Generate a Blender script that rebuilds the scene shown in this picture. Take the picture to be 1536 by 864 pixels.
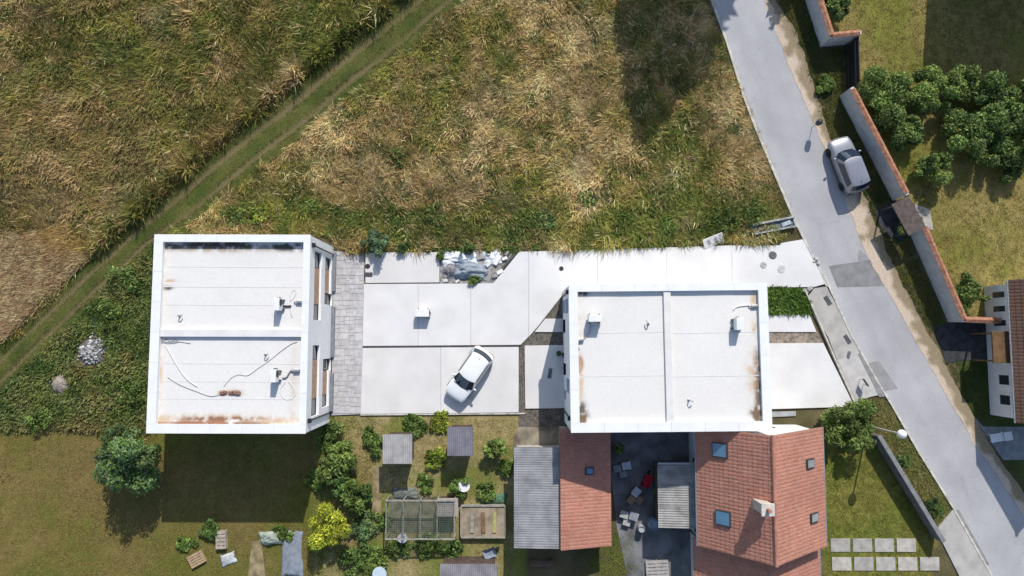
import bpy, bmesh, math, random
import numpy as np
from mathutils import Vector, Matrix
R = math.radians
rng = np.random.default_rng(7)
random.seed(7)
for o in list(bpy.data.objects): bpy.data.objects.remove(o)
S = bpy.context.scene
COL = S.collection

# ------------------------------------------------------------------ camera, sky, sun, exposure
CAM_H, TILT, FPX = 50.0, R(4.3), 1024.0
cam = bpy.data.cameras.new('camera'); cam.lens = 24; cam.sensor_width = 36; cam.clip_end = 2000
co = bpy.data.objects.new('camera', cam); COL.objects.link(co)
co.location = (0, 0, CAM_H); co.rotation_euler = (TILT, 0, 0); S.camera = co
SUN_EL, SUN_AZ = R(38.9), math.atan2(0.243, 0.970)
w = bpy.data.worlds.new('World'); S.world = w; w.use_nodes = True
nt = w.node_tree; bg = nt.nodes['Background']
sky = nt.nodes.new('ShaderNodeTexSky'); sky.sky_type = 'NISHITA'; sky.sun_disc = False
sky.sun_elevation = SUN_EL; sky.sun_rotation = SUN_AZ
nt.links.new(sky.outputs[0], bg.inputs[0]); bg.inputs[1].default_value = 0.15
sl = bpy.data.lights.new('sun', 'SUN'); sl.energy = 4.4; sl.angle = R(0.5); sl.color = (1, 0.955, 0.885)
so = bpy.data.objects.new('sun', sl); COL.objects.link(so); so.location = (20, 60, 70)
sdir = Vector((math.sin(SUN_AZ)*math.cos(SUN_EL), math.cos(SUN_AZ)*math.cos(SUN_EL), math.sin(SUN_EL)))
so.rotation_euler = sdir.to_track_quat('Z', 'Y').to_euler()
S.view_settings.view_transform = 'Standard'; S.view_settings.look = 'None'
S.view_settings.exposure = 0.10; S.view_settings.gamma = 1

# ------------------------------------------------------------------ helpers
def G(px, py, z=0.0):
    x = (px-768)/FPX; y = -(py-432)/FPX
    d = Vector((x, y*math.cos(TILT)+math.sin(TILT), y*math.sin(TILT)-math.cos(TILT)))
    t = (z-CAM_H)/d.z
    return Vector((d.x*t, d.y*t, z))
def GP(pts, z=0.0): return [tuple(G(p[0], p[1], z)[:2]) for p in pts]

def lin(h):
    return tuple(((c/255)/12.92 if c/255 <= .04045 else ((c/255+.055)/1.055)**2.4) for c in h)

MATS = {}
def mat(name, col, rough=.8, amt=.12, scale=6., bump=0., bscale=40., spec=.3, metal=0., fine=.06, col2=None, coat=0.):
    if name in MATS: return MATS[name]
    m = bpy.data.materials.new(name); m.use_nodes = True; MATS[name] = m
    n = m.node_tree.nodes; l = m.node_tree.links; p = n['Principled BSDF']
    p.inputs['Roughness'].default_value = rough; p.inputs['Metallic'].default_value = metal
    p.inputs['Specular IOR Level'].default_value = spec; p.inputs['Coat Weight'].default_value = coat
    tc = n.new('ShaderNodeTexCoord')
    n1 = n.new('ShaderNodeTexNoise'); n1.inputs['Scale'].default_value = scale; n1.inputs['Detail'].default_value = 6
    n2 = n.new('ShaderNodeTexNoise'); n2.inputs['Scale'].default_value = scale*17; n2.inputs['Detail'].default_value = 3
    l.new(tc.outputs['Object'], n1.inputs['Vector']); l.new(tc.outputs['Object'], n2.inputs['Vector'])
    r = n.new('ShaderNodeValToRGB'); a = col; b = col2 if col2 else tuple(c*(1-2*amt) for c in col)
    r.color_ramp.elements[0].color = (*b, 1); r.color_ramp.elements[1].color = (*a, 1)
    r.color_ramp.elements[0].position = .34; r.color_ramp.elements[1].position = .62
    l.new(n1.outputs['Fac'], r.inputs[0])
    mx = n.new('ShaderNodeMix'); mx.data_type = 'RGBA'; mx.blend_type = 'MULTIPLY'; mx.inputs[0].default_value = 1
    r2 = n.new('ShaderNodeMapRange'); r2.inputs[3].default_value = 1-2*fine; r2.inputs[4].default_value = 1+2*fine
    l.new(n2.outputs['Fac'], r2.inputs[0]); l.new(r.outputs[0], mx.inputs[6]); l.new(r2.outputs[0], mx.inputs[7])
    l.new(mx.outputs[2], p.inputs['Base Color'])
    if bump:
        n3 = n.new('ShaderNodeTexNoise'); n3.inputs['Scale'].default_value = bscale; n3.inputs['Detail'].default_value = 4
        l.new(tc.outputs['Object'], n3.inputs['Vector'])
        bp = n.new('ShaderNodeBump'); bp.inputs['Strength'].default_value = bump; bp.inputs['Distance'].default_value = .02
        l.new(n3.outputs['Fac'], bp.inputs['Height']); l.new(bp.outputs[0], p.inputs['Normal'])
    return m

def vmat(name, rough=.8, spec=.2, fine=.12, fscale=30., transl=0., bump=0.):
    """colour from the per-vertex attribute Col (true surface colour), with fine noise"""
    if name in MATS: return MATS[name]
    m = bpy.data.materials.new(name); m.use_nodes = True; MATS[name] = m
    n = m.node_tree.nodes; l = m.node_tree.links; p = n['Principled BSDF']
    at = n.new('ShaderNodeAttribute'); at.attribute_name = 'Col'
    tc = n.new('ShaderNodeTexCoord')
    n2 = n.new('ShaderNodeTexNoise'); n2.inputs['Scale'].default_value = fscale; n2.inputs['Detail'].default_value = 4
    l.new(tc.outputs['Object'], n2.inputs['Vector'])
    r2 = n.new('ShaderNodeMapRange'); r2.inputs[1].default_value = .25; r2.inputs[2].default_value = .75
    r2.inputs[3].default_value = 1-2*fine; r2.inputs[4].default_value = 1+2*fine
    mx = n.new('ShaderNodeMix'); mx.data_type = 'RGBA'; mx.blend_type = 'MULTIPLY'; mx.inputs[0].default_value = 1
    l.new(n2.outputs['Fac'], r2.inputs[0]); l.new(at.outputs['Color'], mx.inputs[6]); l.new(r2.outputs[0], mx.inputs[7])
    if bump:
        bp = n.new('ShaderNodeBump'); bp.inputs['Strength'].default_value = bump; bp.inputs['Distance'].default_value = .03
        l.new(n2.outputs['Fac'], bp.inputs['Height']); l.new(bp.outputs[0], p.inputs['Normal'])
    l.new(mx.outputs[2], p.inputs['Base Color']); p.inputs['Roughness'].default_value = rough
    p.inputs['Specular IOR Level'].default_value = spec
    if transl:
        t = n.new('ShaderNodeBsdfTranslucent'); l.new(mx.outputs[2], t.inputs[0])
        ms = n.new('ShaderNodeMixShader'); ms.inputs[0].default_value = transl
        l.new(p.outputs[0], ms.inputs[1]); l.new(t.outputs[0], ms.inputs[2])
        l.new(ms.outputs[0], n['Material Output'].inputs[0])
    return m

def props(o, label=None, cat=None, group=None, kind=None):
    if label: o['label'] = label
    if cat: o['category'] = cat
    if group: o['group'] = group
    if kind: o['kind'] = kind
    return o
def thing(name, label, cat, loc=(0, 0, 0), rz=0, group=None):
    o = bpy.data.objects.new(name, None); COL.objects.link(o); o.empty_display_size = .3
    o.location = loc; o.rotation_euler = (0, 0, rz)
    return props(o, label, cat, group)
def link(name, me, m=None, parent=None, loc=None, rz=0):
    o = bpy.data.objects.new(name, me); COL.objects.link(o)
    if m: me.materials.append(m)
    if parent: o.parent = parent
    if loc is not None: o.location = loc
    if rz: o.rotation_euler = (0, 0, rz)
    return o

class MB:
    """collects shapes; build() links them as one mesh object"""
    def __init__(s): s.v = []; s.f = []
    def add(s, v, f):
        n = len(s.v); s.v += [tuple(p) for p in v]; s.f += [tuple(i+n for i in q) for q in f]; return s
    def box(s, x0, x1, y0, y1, z0, z1):
        return s.add([(x0,y0,z0),(x1,y0,z0),(x1,y1,z0),(x0,y1,z0),(x0,y0,z1),(x1,y0,z1),(x1,y1,z1),(x0,y1,z1)],
            [(3,2,1,0),(4,5,6,7),(0,1,5,4),(1,2,6,5),(2,3,7,6),(3,0,4,7)])
    def cbox(s, cx, cy, cz, sx, sy, sz, rz=0, tilt=0):
        b = MB().box(-sx/2, sx/2, -sy/2, sy/2, -sz/2, sz/2)
        M = Matrix.Translation((cx,cy,cz)) @ Matrix.Rotation(rz,4,'Z') @ Matrix.Rotation(tilt,4,'X')
        return s.add([M @ Vector(p) for p in b.v], b.f)
    def prism(s, poly, z0, z1):
        a = sum(poly[i][0]*poly[(i+1)%len(poly)][1]-poly[(i+1)%len(poly)][0]*poly[i][1] for i in range(len(poly)))
        if a < 0: poly = poly[::-1]
        n = len(poly); zb = z0 if hasattr(z0,'__len__') else [z0]*n; zt = z1 if hasattr(z1,'__len__') else [z1]*n
        v = [(p[0],p[1],zb[i]) for i,p in enumerate(poly)]+[(p[0],p[1],zt[i]) for i,p in enumerate(poly)]
        return s.add(v, [tuple(range(n-1,-1,-1)), tuple(range(n,2*n))]+[(i,(i+1)%n,n+(i+1)%n,n+i) for i in range(n)])
    def sheet(s, poly, z):
        a = sum(poly[i][0]*poly[(i+1)%len(poly)][1]-poly[(i+1)%len(poly)][0]*poly[i][1] for i in range(len(poly)))
        if a < 0: poly = poly[::-1]
        return s.add([(p[0],p[1],z) for p in poly], [tuple(range(len(poly)))])
    def tube(s, pts, r, n=8, cap=True):
        pts = [Vector(p) for p in pts]; rs = r if hasattr(r,'__len__') else [r]*len(pts); base = len(s.v)
        for i,p in enumerate(pts):
            d = (pts[min(i+1,len(pts)-1)]-pts[max(i-1,0)]).normalized()
            u = d.cross(Vector((0,0,1)) if abs(d.z) < .95 else Vector((1,0,0))).normalized(); q = d.cross(u)
            for k in range(n):
                a = 2*math.pi*k/n; s.v.append(tuple(p+(u*math.cos(a)+q*math.sin(a))*rs[i]))
        for i in range(len(pts)-1):
            for k in range(n):
                a = base+i*n+k; b = base+i*n+(k+1)%n; s.f.append((b,a,a+n,b+n))
        if cap:
            s.f.append(tuple(base+k for k in range(n))); s.f.append(tuple(base+(len(pts)-1)*n+k for k in range(n-1,-1,-1)))
        return s
    def lathe(s, prof, c=(0,0,0), n=16):
        base = len(s.v)
        for r,z in prof:
            for k in range(n):
                a = 2*math.pi*k/n; s.v.append((c[0]+r*math.cos(a), c[1]+r*math.sin(a), c[2]+z))
        for i in range(len(prof)-1):
            for k in range(n):
                a = base+i*n+k; b = base+i*n+(k+1)%n; s.f.append((a,b,b+n,a+n))
        s.f.append(tuple(base+k for k in range(n-1,-1,-1))); s.f.append(tuple(base+(len(prof)-1)*n+k for k in range(n)))
        return s
    def build(s, name, m, parent=None, loc=None, rz=0, smooth=False, bev=0, seg=2):
        """world-space vertices are kept; a top-level mesh gets its origin at its base"""
        v = s.v
        if parent is None and loc is None:
            a = np.array(v); c = (a.min(0)+a.max(0))/2; c[2] = a[:,2].min(); v = (a-c).tolist(); loc = c.tolist()
        me = bpy.data.meshes.new(name); me.from_pydata(v, [], s.f); me.update()
        if smooth:
            for p in me.polygons: p.use_smooth = True
        o = link(name, me, m, parent, loc, rz)
        if bev:
            md = o.modifiers.new('bevel', 'BEVEL'); md.width = bev; md.segments = seg; md.limit_method = 'ANGLE'; md.angle_limit = R(40)
        return o

def rel(parent, pts):                                    # world points -> a parent's local frame
    M = (Matrix.Translation(parent.location) @ Matrix.Rotation(parent.rotation_euler.z,4,'Z')).inverted()
    return [tuple(M @ Vector(p)) for p in pts]
def copy_tree(o, parent=None):
    c = o.copy(); COL.objects.link(c); c.parent = parent
    for ch in list(o.children): copy_tree(ch, c)
    return c

# numpy noise
_T = rng.random((256, 256))
def vnoise(x, y):
    xi = np.floor(x).astype(int); yi = np.floor(y).astype(int); fx = x-xi; fy = y-yi
    fx = fx*fx*(3-2*fx); fy = fy*fy*(3-2*fy); g = lambda a, b: _T[a & 255, b & 255]
    return (g(xi,yi)*(1-fx)+g(xi+1,yi)*fx)*(1-fy)+(g(xi,yi+1)*(1-fx)+g(xi+1,yi+1)*fx)*fy
def fbm(x, y, sc, oc=4, off=0.):
    r = 0; a = .5; t = 0
    for i in range(oc):
        f = 2**i/sc; r = r+a*vnoise(x*f+off+i*17.3, y*f+off*1.7+i*31.1); t += a; a *= .55
    return r/t
def inpoly(x, y, poly):
    r = np.zeros(len(x), bool); n = len(poly)
    for i in range(n):
        x0,y0 = poly[i]; x1,y1 = poly[(i+1)%n]
        if y0 == y1: continue
        c = ((y0 > y) != (y1 > y)) & (x < (x1-x0)*(y-y0)/(y1-y0)+x0); r ^= c
    return r
def sstep(a, b, x):
    t = np.clip((x-a)/(b-a), 0, 1); return t*t*(3-2*t)
def mixc(a, b, t): return a*(1-t[:,None])+b*t[:,None]

def tri_mesh(name, V, T, C=None, smooth=False):
    me = bpy.data.meshes.new(name)
    me.vertices.add(len(V)); me.vertices.foreach_set('co', V.astype(np.float32).ravel())
    me.loops.add(len(T)*3); me.loops.foreach_set('vertex_index', T.astype(np.int32).ravel())
    me.polygons.add(len(T)); me.polygons.foreach_set('loop_start', np.arange(0, len(T)*3, 3, dtype=np.int32))
    if smooth: me.polygons.foreach_set('use_smooth', np.ones(len(T), bool))
    me.update(calc_edges=True)
    if C is not None:
        a = me.color_attributes.new('Col', 'FLOAT_COLOR', 'POINT')
        a.data.foreach_set('color', np.hstack([C, np.ones((len(C),1))]).astype(np.float32).ravel())
    return me

def grid_mesh(name, xs, ys, zf, cf, flip=False, keep=None):
    X, Y = np.meshgrid(xs, ys); x = X.ravel(); y = Y.ravel(); nx = len(xs); ny = len(ys)
    V = np.stack([x, y, zf(x, y)], 1); i = np.arange((ny-1)*(nx-1)); a = (i//(nx-1))*nx+i % (nx-1)
    q = np.stack([a, a+1, a+nx+1, a+nx], 1)
    if keep is not None: q = q[keep(x[q].mean(1), y[q].mean(1))]
    T = np.vstack([q[:,[0,1,2]], q[:,[0,2,3]]])
    return tri_mesh(name, V, T, cf(x, y), True)

# ------------------------------------------------------------------ vegetation
GRASS = None
def blades(name, label, cat, poly, dens, nb, length, width, spread, colf, lean=None, excl=(), flat=.55, z=0., rad=.1, bulge=None):
    """tufts of bent blades over a ground polygon (world xy)"""
    P = np.array(poly); lo = P.min(0); hi = P.max(0); N = int((hi-lo).prod()*dens)
    x = rng.uniform(lo[0], hi[0], N); y = rng.uniform(lo[1], hi[1], N); k = inpoly(x, y, poly)
    for e in excl: k &= ~inpoly(x, y, e)
    x = x[k]; y = y[k]
    c, hs = colf(x, y)                                   # colour and height scale per tuft
    ok = hs > .02; x = x[ok]; y = y[ok]; c = c[ok]; hs = hs[ok]; n = len(x)
    az0 = 2*math.pi*1.6*fbm(x, y, 5., 3, 40.) + (0 if lean is None else lean)
    th = rng.uniform(.7, 1.25, n)
    I = np.repeat(np.arange(n), nb); m = len(I)
    az = az0[I]+rng.normal(0, spread, m); L = length*hs[I]*th[I]*rng.uniform(.55, 1.2, m)
    el = np.clip(rng.normal(1-flat, .22, m), .08, .98)*math.pi/2
    rx = x[I]+rng.normal(0, rad, m); ry = y[I]+rng.normal(0, rad, m)
    dx = np.cos(az); dy = np.sin(az); W = width*rng.uniform(.6, 1.3, m)/2*np.clip(hs[I], .5, 1.2)
    e2 = el-rng.uniform(.25, .8, m)
    p0 = np.stack([rx, ry, np.full(m, z-.01)], 1)
    p1 = p0+np.stack([dx*np.cos(el), dy*np.cos(el), np.sin(el)], 1)*(L*.55)[:,None]
    p2 = p1+np.stack([dx*np.cos(e2), dy*np.cos(e2), np.sin(e2)], 1)*(L*.45)[:,None]
    p2[:,2] = np.maximum(p2[:,2], z+.02)
    tw = rng.normal(0, .5, m); s = np.stack([-dy*np.cos(tw), dx*np.cos(tw), np.sin(tw)], 1)*W[:,None]
    if length < .3 or name == 'wheat':                   # short blades: one face
        V = np.stack([p0-s*1.25, p0+s*1.25, p2], 1).reshape(-1, 3); nv = 3; T = np.arange(m*3).reshape(-1, 3)
    else:                                                # long blades: kite bent in the middle
        V = np.stack([p0, p1-s*1.15, p1+s*1.15, p2], 1).reshape(-1, 3); nv = 4; b = np.arange(m)*4; T = np.stack([b,b+2,b+1, b+1,b+2,b+3], 1).reshape(-1, 3)
    cb = c[I]*rng.uniform(.72, 1.28, m)[:,None]; cb = np.clip(cb*(1+rng.normal(0, .06, (m,3))), .004, .75)
    C = np.repeat(cb, nv, 0)
    o = link(name, tri_mesh(name, V, T, C), vmat('grass_blade', .75, .12, .05, 20, .22))
    return props(o, label, cat, kind='stuff')

def leaves(blobs, n, size, cols, z_up=.4, seed=1, elong=1.5):
    """blobs: (x,y,z,rx,ry,rz) ellipsoids filled with leaf faces, denser near the skin"""
    g = np.random.default_rng(seed); B = np.array(blobs); vol = (B[:,3]*B[:,4]*B[:,5])**.75; pick = g.choice(len(B), n, p=vol/vol.sum())
    d = g.normal(size=(n,3)); d /= np.linalg.norm(d, axis=1)[:,None]; r = g.random(n)**.28*(1+g.normal(0,.07,n))
    p = B[pick,:3]+d*B[pick,3:]*r[:,None]; p[:,2] = np.maximum(p[:,2], .04)
    nm = d*.7+g.normal(size=(n,3))*.6+np.array([0,0,z_up]); nm /= np.linalg.norm(nm, axis=1)[:,None]
    u = np.cross(nm, g.normal(size=(n,3))); u /= np.linalg.norm(u, axis=1)[:,None]; v = np.cross(nm, u)
    s = size*g.uniform(.55, 1.35, n)[:,None]; u = u*s*elong; v = v*s*.62
    V = np.stack([p-u, p+v-u*.1+nm*s*.12, p+u, p-v-u*.1+nm*s*.12], 1).reshape(-1,3)
    b = np.arange(n)*4; T = np.stack([b,b+1,b+2, b,b+2,b+3], 1).reshape(-1,3)
    C0 = np.array(cols); t = g.random(n); k = (t*len(C0)).astype(int)
    bl = g.uniform(.6, 1.5, len(B))[pick]
    C = C0[np.clip(k,0,len(C0)-1)]*(g.uniform(.7,1.3,n)*bl)[:,None]
    return V, T, np.repeat(np.clip(C,.004,.7), 4, 0)

def plant(name, label, cat, base, blobs, n, size, cols, group=None, trunk=None, seed=1, limbs=3, elong=1.5):
    """tree or shrub: blobs are relative to the base"""
    t = thing(name, label, cat, base, 0, group)
    V, T, C = leaves(blobs, n, size, cols, seed=seed, elong=elong)
    link('crown', tri_mesh('crown', V, T, C), vmat('leaf', .6, .25, .05, 20, .25), t)
    g = random.Random(seed); b = MB(); h, r = trunk if trunk else (max(q[2] for q in blobs)*.8, .03)
    b.tube([(0,0,-.02),(g.uniform(-.1,.1)*h*.2,g.uniform(-.1,.1)*h*.2,h*.5),(0,0,h)], [r,r*.75,r*.4], 8)
    for q in blobs[:max(limbs, 3)]:
        b.tube([(0,0,h*.45),(q[0]*.5,q[1]*.5,h*.3+q[2]*.45),(q[0],q[1],q[2])], [r*.55,r*.35,r*.12], 6)
    b.build('trunk', mat('bark', (.13,.095,.065), .9, .25, 9, .5, 30), t)
    return t

GREEN = [(.075,.13,.025),(.10,.16,.03),(.055,.10,.02),(.13,.18,.04)]
DGREEN = [(.04,.08,.02),(.055,.10,.025),(.03,.06,.018),(.07,.11,.03)]
YGREEN = [(.30,.33,.03),(.36,.38,.04),(.22,.27,.03),(.16,.2,.03)]
LGREEN = [(.14,.20,.045),(.18,.24,.06),(.10,.15,.03),(.08,.13,.03)]
BGREEN = [(.07,.13,.06),(.09,.16,.08),(.05,.10,.04),(.12,.18,.09)]

# ------------------------------------------------------------------ layout in photo pixels -> ground
TR_L = [(760,-130),(600,0),(452,120),(300,243),(215,322),(120,403),(0,522),(-160,672)]     # track edges
TR_R = [(850,-130),(700,0),(505,165),(330,303),(222,382),(130,466),(0,592),(-160,742)]
ROAD_L = [(1000,-170),(1068,0),(1091,63),(1114,138),(1135,194),(1151,232),(1189,322),(1213,371),(1237,414),(1256,456),(1276,500),(1315,569),(1338,607),(1377,675),(1430,761),(1482,853),(1560,985)]
ROAD_R = [(1083,-170),(1147,0),(1161,36),(1182,92),(1209,155),(1226,192),(1250,255),(1289,353),(1300,381),(1318,410),(1331,432),(1349,465),(1368,499),(1404,563),(1425,603),(1451,646),(1490,705),(1530,765),(1620,890)]
VERGE_R = [(1100,-170),(1165,0),(1182,30),(1207,83),(1223,144),(1245,205),(1268,255),(1297,300),(1317,343),(1327,370),(1338,393),(1356,430),(1372,463),(1390,497),(1408,531),(1433,580),(1450,610),(1475,655),(1500,690),(1620,860)]
P_track = GP(TR_L+TR_R[::-1])
P_fieldL = GP([(-120,-110),(735,-110)]+TR_L[1:7]+[(-120,640)])
P_wheat = GP([(-120,356),(20,352),(70,346),(108,333),(128,360),(138,385),(112,408),(0,518),(-120,632)])
P_fieldR = GP([(850,-130)]+TR_R[1:5]+[(232,352),(470,352),(510,376),(660,374),(770,372),(1060,364),(1140,362),(1172,352),(1196,338)]+ROAD_L[::-1][10:-1]+[(1000,-170)])
P_weedL = GP([(224,384)]+TR_R[5:]+[(-160,650),(60,642),(222,646),(245,640),(250,352)])
P_lawnSW = GP([(-120,650),(60,640),(240,640),(498,624),(560,622),(560,950),(-120,950)])
P_garden = GP([(470,622),(790,618),(790,990),(470,990)])
P_lawnSE = GP([(1236,640),(1300,642),(1402,806),(1380,1000),(1230,1000)])
P_lawnNE = GP([(1215,-120),(1700,-120),(1700,480),(1480,485),(1430,478),(1375,350),(1345,300),(1275,150),(1275,66),(1240,60)])
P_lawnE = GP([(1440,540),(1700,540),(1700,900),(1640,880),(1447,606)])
SOIL = np.array([.10,.085,.045]); 
def ground_col(x, y):
    n = fbm(x, y, 3.); f = fbm(x, y, .5, 3, 9.)
    c = mixc(np.tile([.085,.075,.035],(len(x),1)), np.tile([.15,.12,.065],(len(x),1)), sstep(.35,.65,n))
    def put(poly, a, b, sc=2.5, off=3.):
        k = inpoly(x, y, poly); t = sstep(.35,.65, fbm(x, y, sc, 4, off)); q = mixc(np.tile(a,(len(x),1)), np.tile(b,(len(x),1)), t); c[k] = q[k]
    put(P_lawnSW, [.12,.12,.025], [.17,.13,.045], 3.5)
    put(P_garden, [.15,.17,.04], [.31,.25,.12], 2.0)
    put(P_lawnSE, [.14,.16,.03], [.20,.18,.045], 3.)
    put(P_lawnNE, [.17,.17,.035], [.25,.195,.07], 3.5)
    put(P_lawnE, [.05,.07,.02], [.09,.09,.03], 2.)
    put(P_wheat, [.46,.34,.19], [.56,.42,.24], .6)
    return np.clip(c*(.75+.5*f)[:,None], 0, 1)
xs = np.concatenate([[-400,-200,-120,-80,-60], np.arange(-50,52,.45), [60,80,120,200,400]])
ys = np.concatenate([[-400,-200,-100,-60,-40], np.arange(-30,44,.45), [55,80,120,200,400]])
def ground_z(x, y):
    return np.where((np.abs(x) < 50) & (y > -29) & (y < 43), -.03+.03*fbm(x, y, 1.5), 0)
props(link('ground', grid_mesh('ground', xs, ys, ground_z, ground_col), vmat('soil', .95, .1, .25, 25, 0, .6)), kind='structure')

def strip(name, A, B, z, m, na=9, dens=3, zf=None, cf=None, jit=0, n=160):
    """sheet between two polylines given in pixels"""
    a = np.array(GP(A)); b = np.array(GP(B))
    def res(p, n):
        d = np.concatenate([[0], np.cumsum(np.linalg.norm(np.diff(p, axis=0), axis=1))]); t = np.linspace(0, d[-1], n)
        return np.stack([np.interp(t, d, p[:,0]), np.interp(t, d, p[:,1])], 1)
    a = res(a, n); b = res(b, n); t = np.linspace(0, 1, na)
    V = (a[:,None,:]*(1-t)[None,:,None]+b[:,None,:]*t[None,:,None]).reshape(-1, 2); U = np.tile(t, n)
    if jit:
        dr = (b-a); dr /= np.linalg.norm(dr, axis=1)[:,None]; nn = np.repeat(dr, na, 0); V = V-nn*((fbm(V[:,0], V[:,1], .9, 4, 3.)-.30)*jit*np.clip(1-U*3,0,1))[:,None]+nn*((fbm(V[:,0], V[:,1], 1.2, 4, 8.)-.45)*jit*1.6*np.clip(U*3-2,0,1))[:,None]
    Z = np.full(len(V), z) if zf is None else zf(V[:,0], V[:,1], U)
    i = np.arange((n-1)*(na-1)); q = (i//(na-1))*na+i % (na-1)
    T = np.vstack([np.stack([q,q+na,q+1],1), np.stack([q+1,q+na,q+na+1],1)])
    e1 = np.append(V[T[0,1]]-V[T[0,0]],0); e2 = np.append(V[T[0,2]]-V[T[0,0]],0)
    if np.cross(e1, e2)[2] < 0: T = T[:,::-1]
    C = cf(V[:,0], V[:,1], U) if cf else None
    return props(link(name, tri_mesh(name, np.column_stack([V, Z]), T, C, True), m), kind='structure')

# field track with two wheel ruts pressed into short grass
def tr_rut(u, w=0.): return np.exp(-((u-.29-w)/.085)**2)+np.exp(-((u-.73-w)/.075)**2)
def tr_z(x, y, u): return .04+.03*fbm(x, y, .8)-.06*tr_rut(u, .12*(fbm(x, y, 3., 2, 12.)-.5))
def tr_c(x, y, u):
    r = np.clip(tr_rut(u, .12*(fbm(x, y, 3., 2, 12.)-.5))*(.15+1.5*fbm(x, y, 1.6, 4, 5.)), 0, 1)
    g = mixc(np.tile([.06,.08,.018],(len(x),1)), np.tile([.10,.105,.028],(len(x),1)), sstep(.35,.65,fbm(x, y, 1.5)))
    return mixc(g, np.tile([.155,.12,.062],(len(x),1)), r*.85)
strip('track', TR_L, TR_R, 0, vmat('track_earth', .95, .1, .3, 14, 0, .6), 41, zf=tr_z, cf=tr_c)

# road, shoulder, kerb
def road_c(x, y, u):
    n = fbm(x, y, 6., 4, 2.); f = fbm(x, y, .6, 3, 8.)
    b = .385+.05*(n-.5)-.018*np.exp(-((u-.32)/.1)**2)-.015*np.exp(-((u-.7)/.1)**2)+.05*(f-.5)+.04*np.exp(-(u/.12)**2)
    return np.stack([b*1.0, b*.985, b*1.005], 1)
m_as = vmat('asphalt', .9, .25, .13, 45, 0, .3)
def add_cracks(m):
    n = m.node_tree.nodes; l = m.node_tree.links; p = n['Principled BSDF']; src = p.inputs['Base Color'].links[0].from_socket
    tc = n.new('ShaderNodeTexCoord'); w1 = n.new('ShaderNodeTexNoise'); w1.inputs['Scale'].default_value = .9; w1.inputs['Detail'].default_value = 5
    mv = n.new('ShaderNodeVectorMath'); mv.operation = 'MULTIPLY_ADD'; mv.inputs[1].default_value = (1.6,1.6,0)
    vo = n.new('ShaderNodeTexVoronoi'); vo.feature = 'DISTANCE_TO_EDGE'; vo.inputs['Scale'].default_value = .22
    l.new(tc.outputs['Object'], w1.inputs['Vector']); l.new(w1.outputs['Color'], mv.inputs[0]); l.new(tc.outputs['Object'], mv.inputs[2]); l.new(mv.outputs[0], vo.inputs['Vector'])
    mr = n.new('ShaderNodeMapRange'); mr.inputs[1].default_value = .0; mr.inputs[2].default_value = .005; mr.inputs[3].default_value = .86; mr.inputs[4].default_value = 1
    w2 = n.new('ShaderNodeTexNoise'); w2.inputs['Scale'].default_value = .22; w2.inputs['Detail'].default_value = 6; l.new(tc.outputs['Object'], w2.inputs['Vector'])
    m2 = n.new('ShaderNodeMapRange'); m2.inputs[1].default_value = .35; m2.inputs[2].default_value = .65; m2.inputs[3].default_value = .88; m2.inputs[4].default_value = 1.07
    l.new(vo.outputs['Distance'], mr.inputs[0]); l.new(w2.outputs['Fac'], m2.inputs[0])
    mm = n.new('ShaderNodeMath'); mm.operation = 'MULTIPLY'; l.new(mr.outputs[0], mm.inputs[0]); l.new(m2.outputs[0], mm.inputs[1])
    mx = n.new('ShaderNodeMix'); mx.data_type = 'RGBA'; mx.blend_type = 'MULTIPLY'; mx.inputs[0].default_value = 1
    l.new(src, mx.inputs[6]); l.new(mm.outputs[0], mx.inputs[7]); l.new(mx.outputs[2], p.inputs['Base Color'])
add_cracks(m_as)
strip('road', ROAD_L, ROAD_R, .03, m_as, 25, cf=road_c)
def ver_c(x, y, u):
    n = fbm(x, y, 1.1, 4, 6.); t = sstep(.42, .62, n*.75+.40*u)
    return mixc(np.tile([.53,.43,.335],(len(x),1)), np.tile([.24,.19,.115],(len(x),1)), t*.9)
strip('verge', ROAD_R, VERGE_R, .012, vmat('sand', .95, .1, .22, 18, 0, .7), 13, zf=lambda x, y, u: .034+.02*fbm(x, y, .7), cf=ver_c, jit=.42, n=420)
def offs(line, d, z=None):
    p = [Vector((*q, 0)) for q in GP(line)]; out = []
    for i in range(len(p)):
        t = (p[min(i+1,len(p)-1)]-p[max(i-1,0)]).normalized(); out.append((p[i].x-t.y*d, p[i].y+t.x*d))
    return out
def band(line, d0, d1): return offs(line, d0)+offs(line, d1)[::-1]
M_kerb = mat('kerb_concrete', (.60,.575,.50), .9, .2, 3, .3, 60)
def edging(name, line, d0, d1, z0, z1):
    b = MB(); A = offs(line, d0); B = offs(line, d1)
    for i in range(len(A)-1): b.prism([A[i],A[i+1],B[i+1],B[i]], z0, z1)
    return props(b.build(name, M_kerb, bev=.01), kind='structure')
edging('kerb', ROAD_L[:8], -.15, .03, -.05, .10)
edging('kerb', ROAD_L[8:], -.12, .02, -.05, .10)

def flat(name, poly, z, m, px=True, bot=None):
    p = GP(poly, z) if px else poly; b = MB()
    if bot is None: b.sheet(p, z)
    else: b.prism(p, bot, z)
    return props(b.build(name, m), kind='structure')
M_patch = mat('asphalt_patch', (.25,.245,.25), .9, .14, 1.5, .3, 90)
flat('road_repair', [(1243,399),(1312,389),(1334,429),(1256,431)], .036, M_patch)
flat('road_repair', [(1290,548),(1318,541),(1347,583),(1320,588)], .036, mat('asphalt_patch_pale', (.295,.29,.29), .9, .1, 1.5, .3, 90))
flat('road_repair', [(1288,374),(1301,384),(1312,389),(1287,392)], .037, mat('asphalt_patch_pale', (.3,.3,.3)))

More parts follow.
